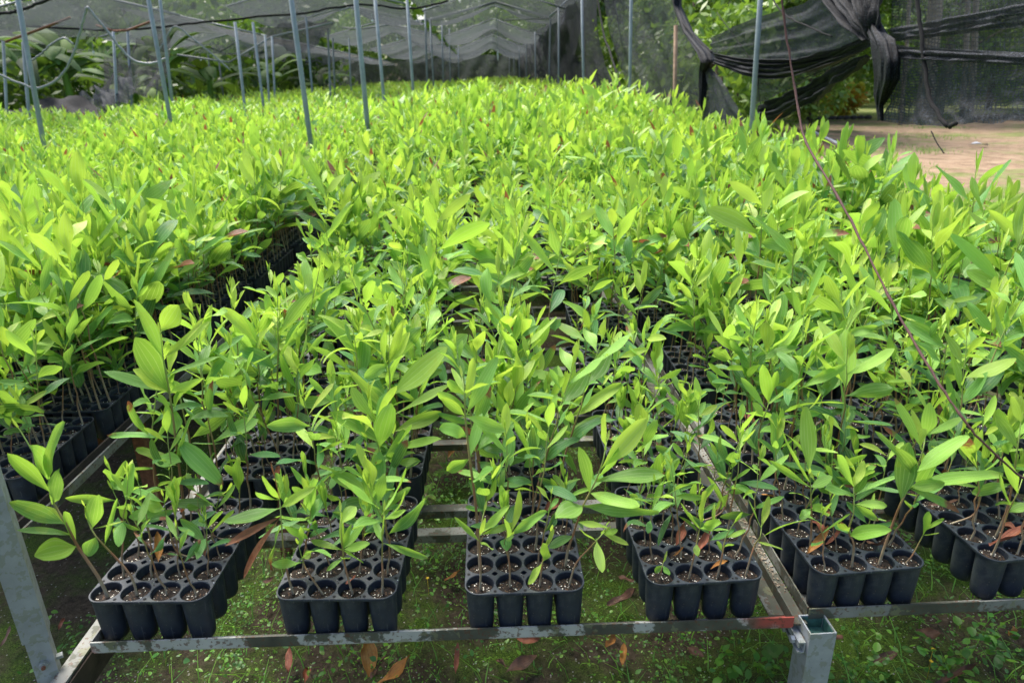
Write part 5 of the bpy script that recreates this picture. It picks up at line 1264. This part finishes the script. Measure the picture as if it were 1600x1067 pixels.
trees = [(-30, 30, 0), (-25, 26, 1), (-21, 31, 2), (-17, 36, 1), (-27, 40, 3), (-13, 44, 2), (-19, 50, 1), (-10, 58, 0), (-5, 66, 1), (1, 70, 2), (6, 60, 1), (-1, 78, 3),
         (8.0, 38, 1), (7.0, 27, 3), (7.2, 22, 0), (4.9, 17.5, 3), (8.0, 30, 1), (7.5, 31, 2), (11, 29, 0), (15, 33, 1), (19, 30, 2), (24, 34, 1), (28, 30, 0), (12, 40, 2), (20, 42, 3), (33, 38, 1), (9.5, 47, 0)]
hz = ['far left', 'left', 'beyond the left bays', 'behind the torn net', 'back row left', 'behind the zigzag beams', 'far back left', 'behind the left bay', 'left of the tunnel end', 'at the tunnel end', 'right of the tunnel end', 'farthest back',
      'beside the tunnel wall', 'beside the side net, second', 'beside the side net, third', 'nearest, right of centre behind the sheer net', 'behind the lone post', 'behind the pale post', 'behind the yellow bush', 'right of the bush', 'behind the right flap', 'far right', 'rightmost', 'back row behind the bush', 'back row right', 'back row far right', 'behind the left knot']
for q, (x, y, k) in enumerate(trees):
    t = thing('broadleaf_tree', f'{tl[k]} leafy tree {hz[q]}', 'tree', (x, y, 0), R.uniform(0, 6.28), 'trees beyond the shade house'); s_ = R.uniform(.85, 1.2)*(.62 if y < 19 else 1); t.scale = (s_, s_, s_)
    link('trunk', TM[k][0], t); link('crown', TM[k][1], t)
# bare pale trunks in the yard behind the flap
for q, (x1, x0, w_, Y, lab) in enumerate(((1466, 1446, 20, 25, 'stout pale trunk seen through the net right of the large knot'), (1514, 1508, 7, 25, 'slim pale trunk seen through the upper right net, left one'), (1527, 1520, 8, 25, 'slim pale trunk seen through the upper right net, right one'), (1424, 1411, 5, 24, 'thin pale trunk beside the large knot'))):
    A, B = atY(x0, 170, Y), atY(x1, -40, Y); A[2] = -.1; mb = MB(); rr = w_*Y/FPX/2; tube(mb, smoothpath([A, (A+B)/2+np.array([.03, 0, 0]), B], 10), np.linspace(rr*1.25, rr*.9, 11), 10)
    t = thing('pale_tree', lab, 'tree', group='pale trunked trees in the yard'); link('trunk', mb.mesh('trunk', M['bark']), t)
    mb = MB(); crown(R, 2200, B+np.array([0, 0, 1.6]), (2.0, 2.0, 1.2), .16, mb, (.0, .8)); link('crown', mb.mesh('crown', M['tree']), t)
# woodland behind everything
mb = MB(); R = np.random.default_rng(77)
def belt(x0, x1, y0, y1, n, h, size, age):
    X = R.uniform(x0, x1, n); Y = R.uniform(y0, y1, n)
    if x0 > 4: X = np.minimum(X, .30*Y+R.uniform(-.5, 0, n)) if x0 < 8 else X
    Z = h*R.uniform(0, 1, n)**.8
    Z = Z*(.7+.3*np.sin(X*.35+1)*np.sin(X*.13)); c = np.stack([X, Y, Z], 1); d = R.normal(0, 1, (n, 3)); d /= np.linalg.norm(d, axis=1)[:, None]
    s_ = np.cross(d, R.normal(0, 1, (n, 3))); s_ /= np.linalg.norm(s_, axis=1)[:, None]; L = size*R.uniform(.5, 1.4, n)[:, None]
    V = np.stack([c, c+d*L*.5-s_*L*.25, c+d*L, c+d*L*.5+s_*L*.25], 1).reshape(-1, 3)
    clump = .5+.5*np.sin(X*1.1)*np.sin(Z*1.3+X*.7+Y)
    mb.add(V, np.arange(4*n).reshape(-1, 4), np.tile([[.5, 0], [0, .5], [.5, 1], [1, .5]], (n, 1)), np.repeat(np.stack([np.clip(age[0]+(age[1]-age[0])*clump+R.normal(0, .12, n), 0, 1), R.uniform(0, 1, n), np.zeros(n)], 1), 4, 0))
belt(-70, 70, 62, 78, 60000, 13, .8, (.2, 1)); belt(-34, -9, 27, 50, 30000, 7, .45, (.5, 1)); belt(-24, -11, 17, 26, 20000, 3.2, .3, (.6, 1))
belt(-24, -10.5, 15, 21, 16000, 2.3, .24, (.75, 1)); belt(9, 45, 42, 56, 30000, 9, .5, (.0, .9)); belt(4.2, 9, 13, 40, 26000, 2.6, .25, (.1, 1))
tag(link('woodland', mb.mesh('woodland', M['tree'])), 'dense green woodland and undergrowth closing the view behind the nursery', 'woodland', kind='stuff')

def banana(seed, H):
    R = np.random.default_rng(seed); st, lv = MB(), []
    tube(st, smoothpath([(0, 0, -.1), (.05, 0, H*.35), (.02, .05, H*.62)], 8), np.linspace(.13, .06, 9), 10)
    for k in range(9):
        a = k*2.4+R.normal(0, .3); el = R.uniform(.5, 1.3); d = np.array([math.cos(a)*math.cos(el), math.sin(a)*math.cos(el), math.sin(el)]); L = R.uniform(1.3, 2.0); mb = MB()
        v, f, uv = leaf_arr(np.array([0, 0, H*R.uniform(.45, .62)]), d, np.array([-math.cos(a), -math.sin(a), 1.2]), L*1.15, R.uniform(.34, .5), -R.uniform(.9, 2.1), 14, 6, -.35, .05, R.uniform(0, 6), asym=.8)
        mb.add(v, f, uv, (R.uniform(.1, 1), R.uniform(), 0)); lv.append(mb.mesh('leaf', M['banana']))
    return st.mesh('stem', M['weed']), lv
BM = [banana(5, 4.3), banana(6, 3.5)]
bl = ['at the left edge', 'behind the hose loop', 'with a long bright leaf left of the torn net', 'behind the torn net', 'right of the torn net', 'under the zigzag beam', 'behind the pale net flap', 'in the second row far left', 'in the second row behind the loop', 'in the second row behind the torn net', 'far behind the zigzag beam', 'beyond the left bays']
for q, (px, Y) in enumerate(((-20, 13.5), (50, 14), (110, 14.5), (185, 16.5), (262, 17.5), (330, 19.5), (430, 25), (0, 17), (90, 18), (215, 20), (370, 27), (500, 32))):
    Y += 2.5; c = atY(px, 150, Y); k = q % 2; t = thing('banana_plant', f'green banana plant {bl[q]}', 'banana plant', (c[0], c[1], 0), R.uniform(0, 6.28), 'banana plants left of the nursery'); s_ = R.uniform(.8, 1.05); t.scale = (s_,)*3
    link('pseudostem', BM[k][0], t)
    for m_ in BM[k][1]: link('leaf', m_, t)
t = thing('croton_bush', 'yellow and orange leaved bush across the dirt yard', 'bush', tuple(atY(1322, 170, 30)*np.array([1, 1, 0])))
mb = MB(); crown(R, 1500, (0, 0, .75), (.75, .6, .6), .22, mb, (0, 1), 1.5); link('foliage', mb.mesh('foliage', M['bush']), t)
mb = MB()
for k in range(7): tube(mb, [(0, 0, 0), (R.normal(0, .3), R.normal(0, .3), .8)], .015, 5)
link('stem', mb.mesh('stem', M['barkdark']), t)
for q, (px, Y, lab) in enumerate(((1010, 12, 'leafy shrub with broad light leaves behind the sheer net'), (945, 14.5, 'bright leafy shrub in the gap beside the tunnel net'), (1140, 17, 'sunlit yellow-green shrub under the left knot'), (1240, 22, 'green shrub beyond the sheer net triangle'))):
    c = atY(px, 160, Y); c[0] = max(c[0]+.6, 4.0); t = thing('leafy_shrub', lab, 'shrub', (c[0], c[1], 0), 0, 'shrubs along the right side'); mb = MB()
    crown(R, 1500, (0, 0, 1.5), (1.0, .9, 1.2), .22, mb, (0, .5), 2.6); link('foliage', mb.mesh('foliage', M['tree']), t)
    mb = MB()
    for k in range(5): tube(mb, [(0, 0, 0), (R.normal(0, .3), R.normal(0, .3), 1.8)], .02, 5)
    link('stem', mb.mesh('stem', M['barkdark']), t)
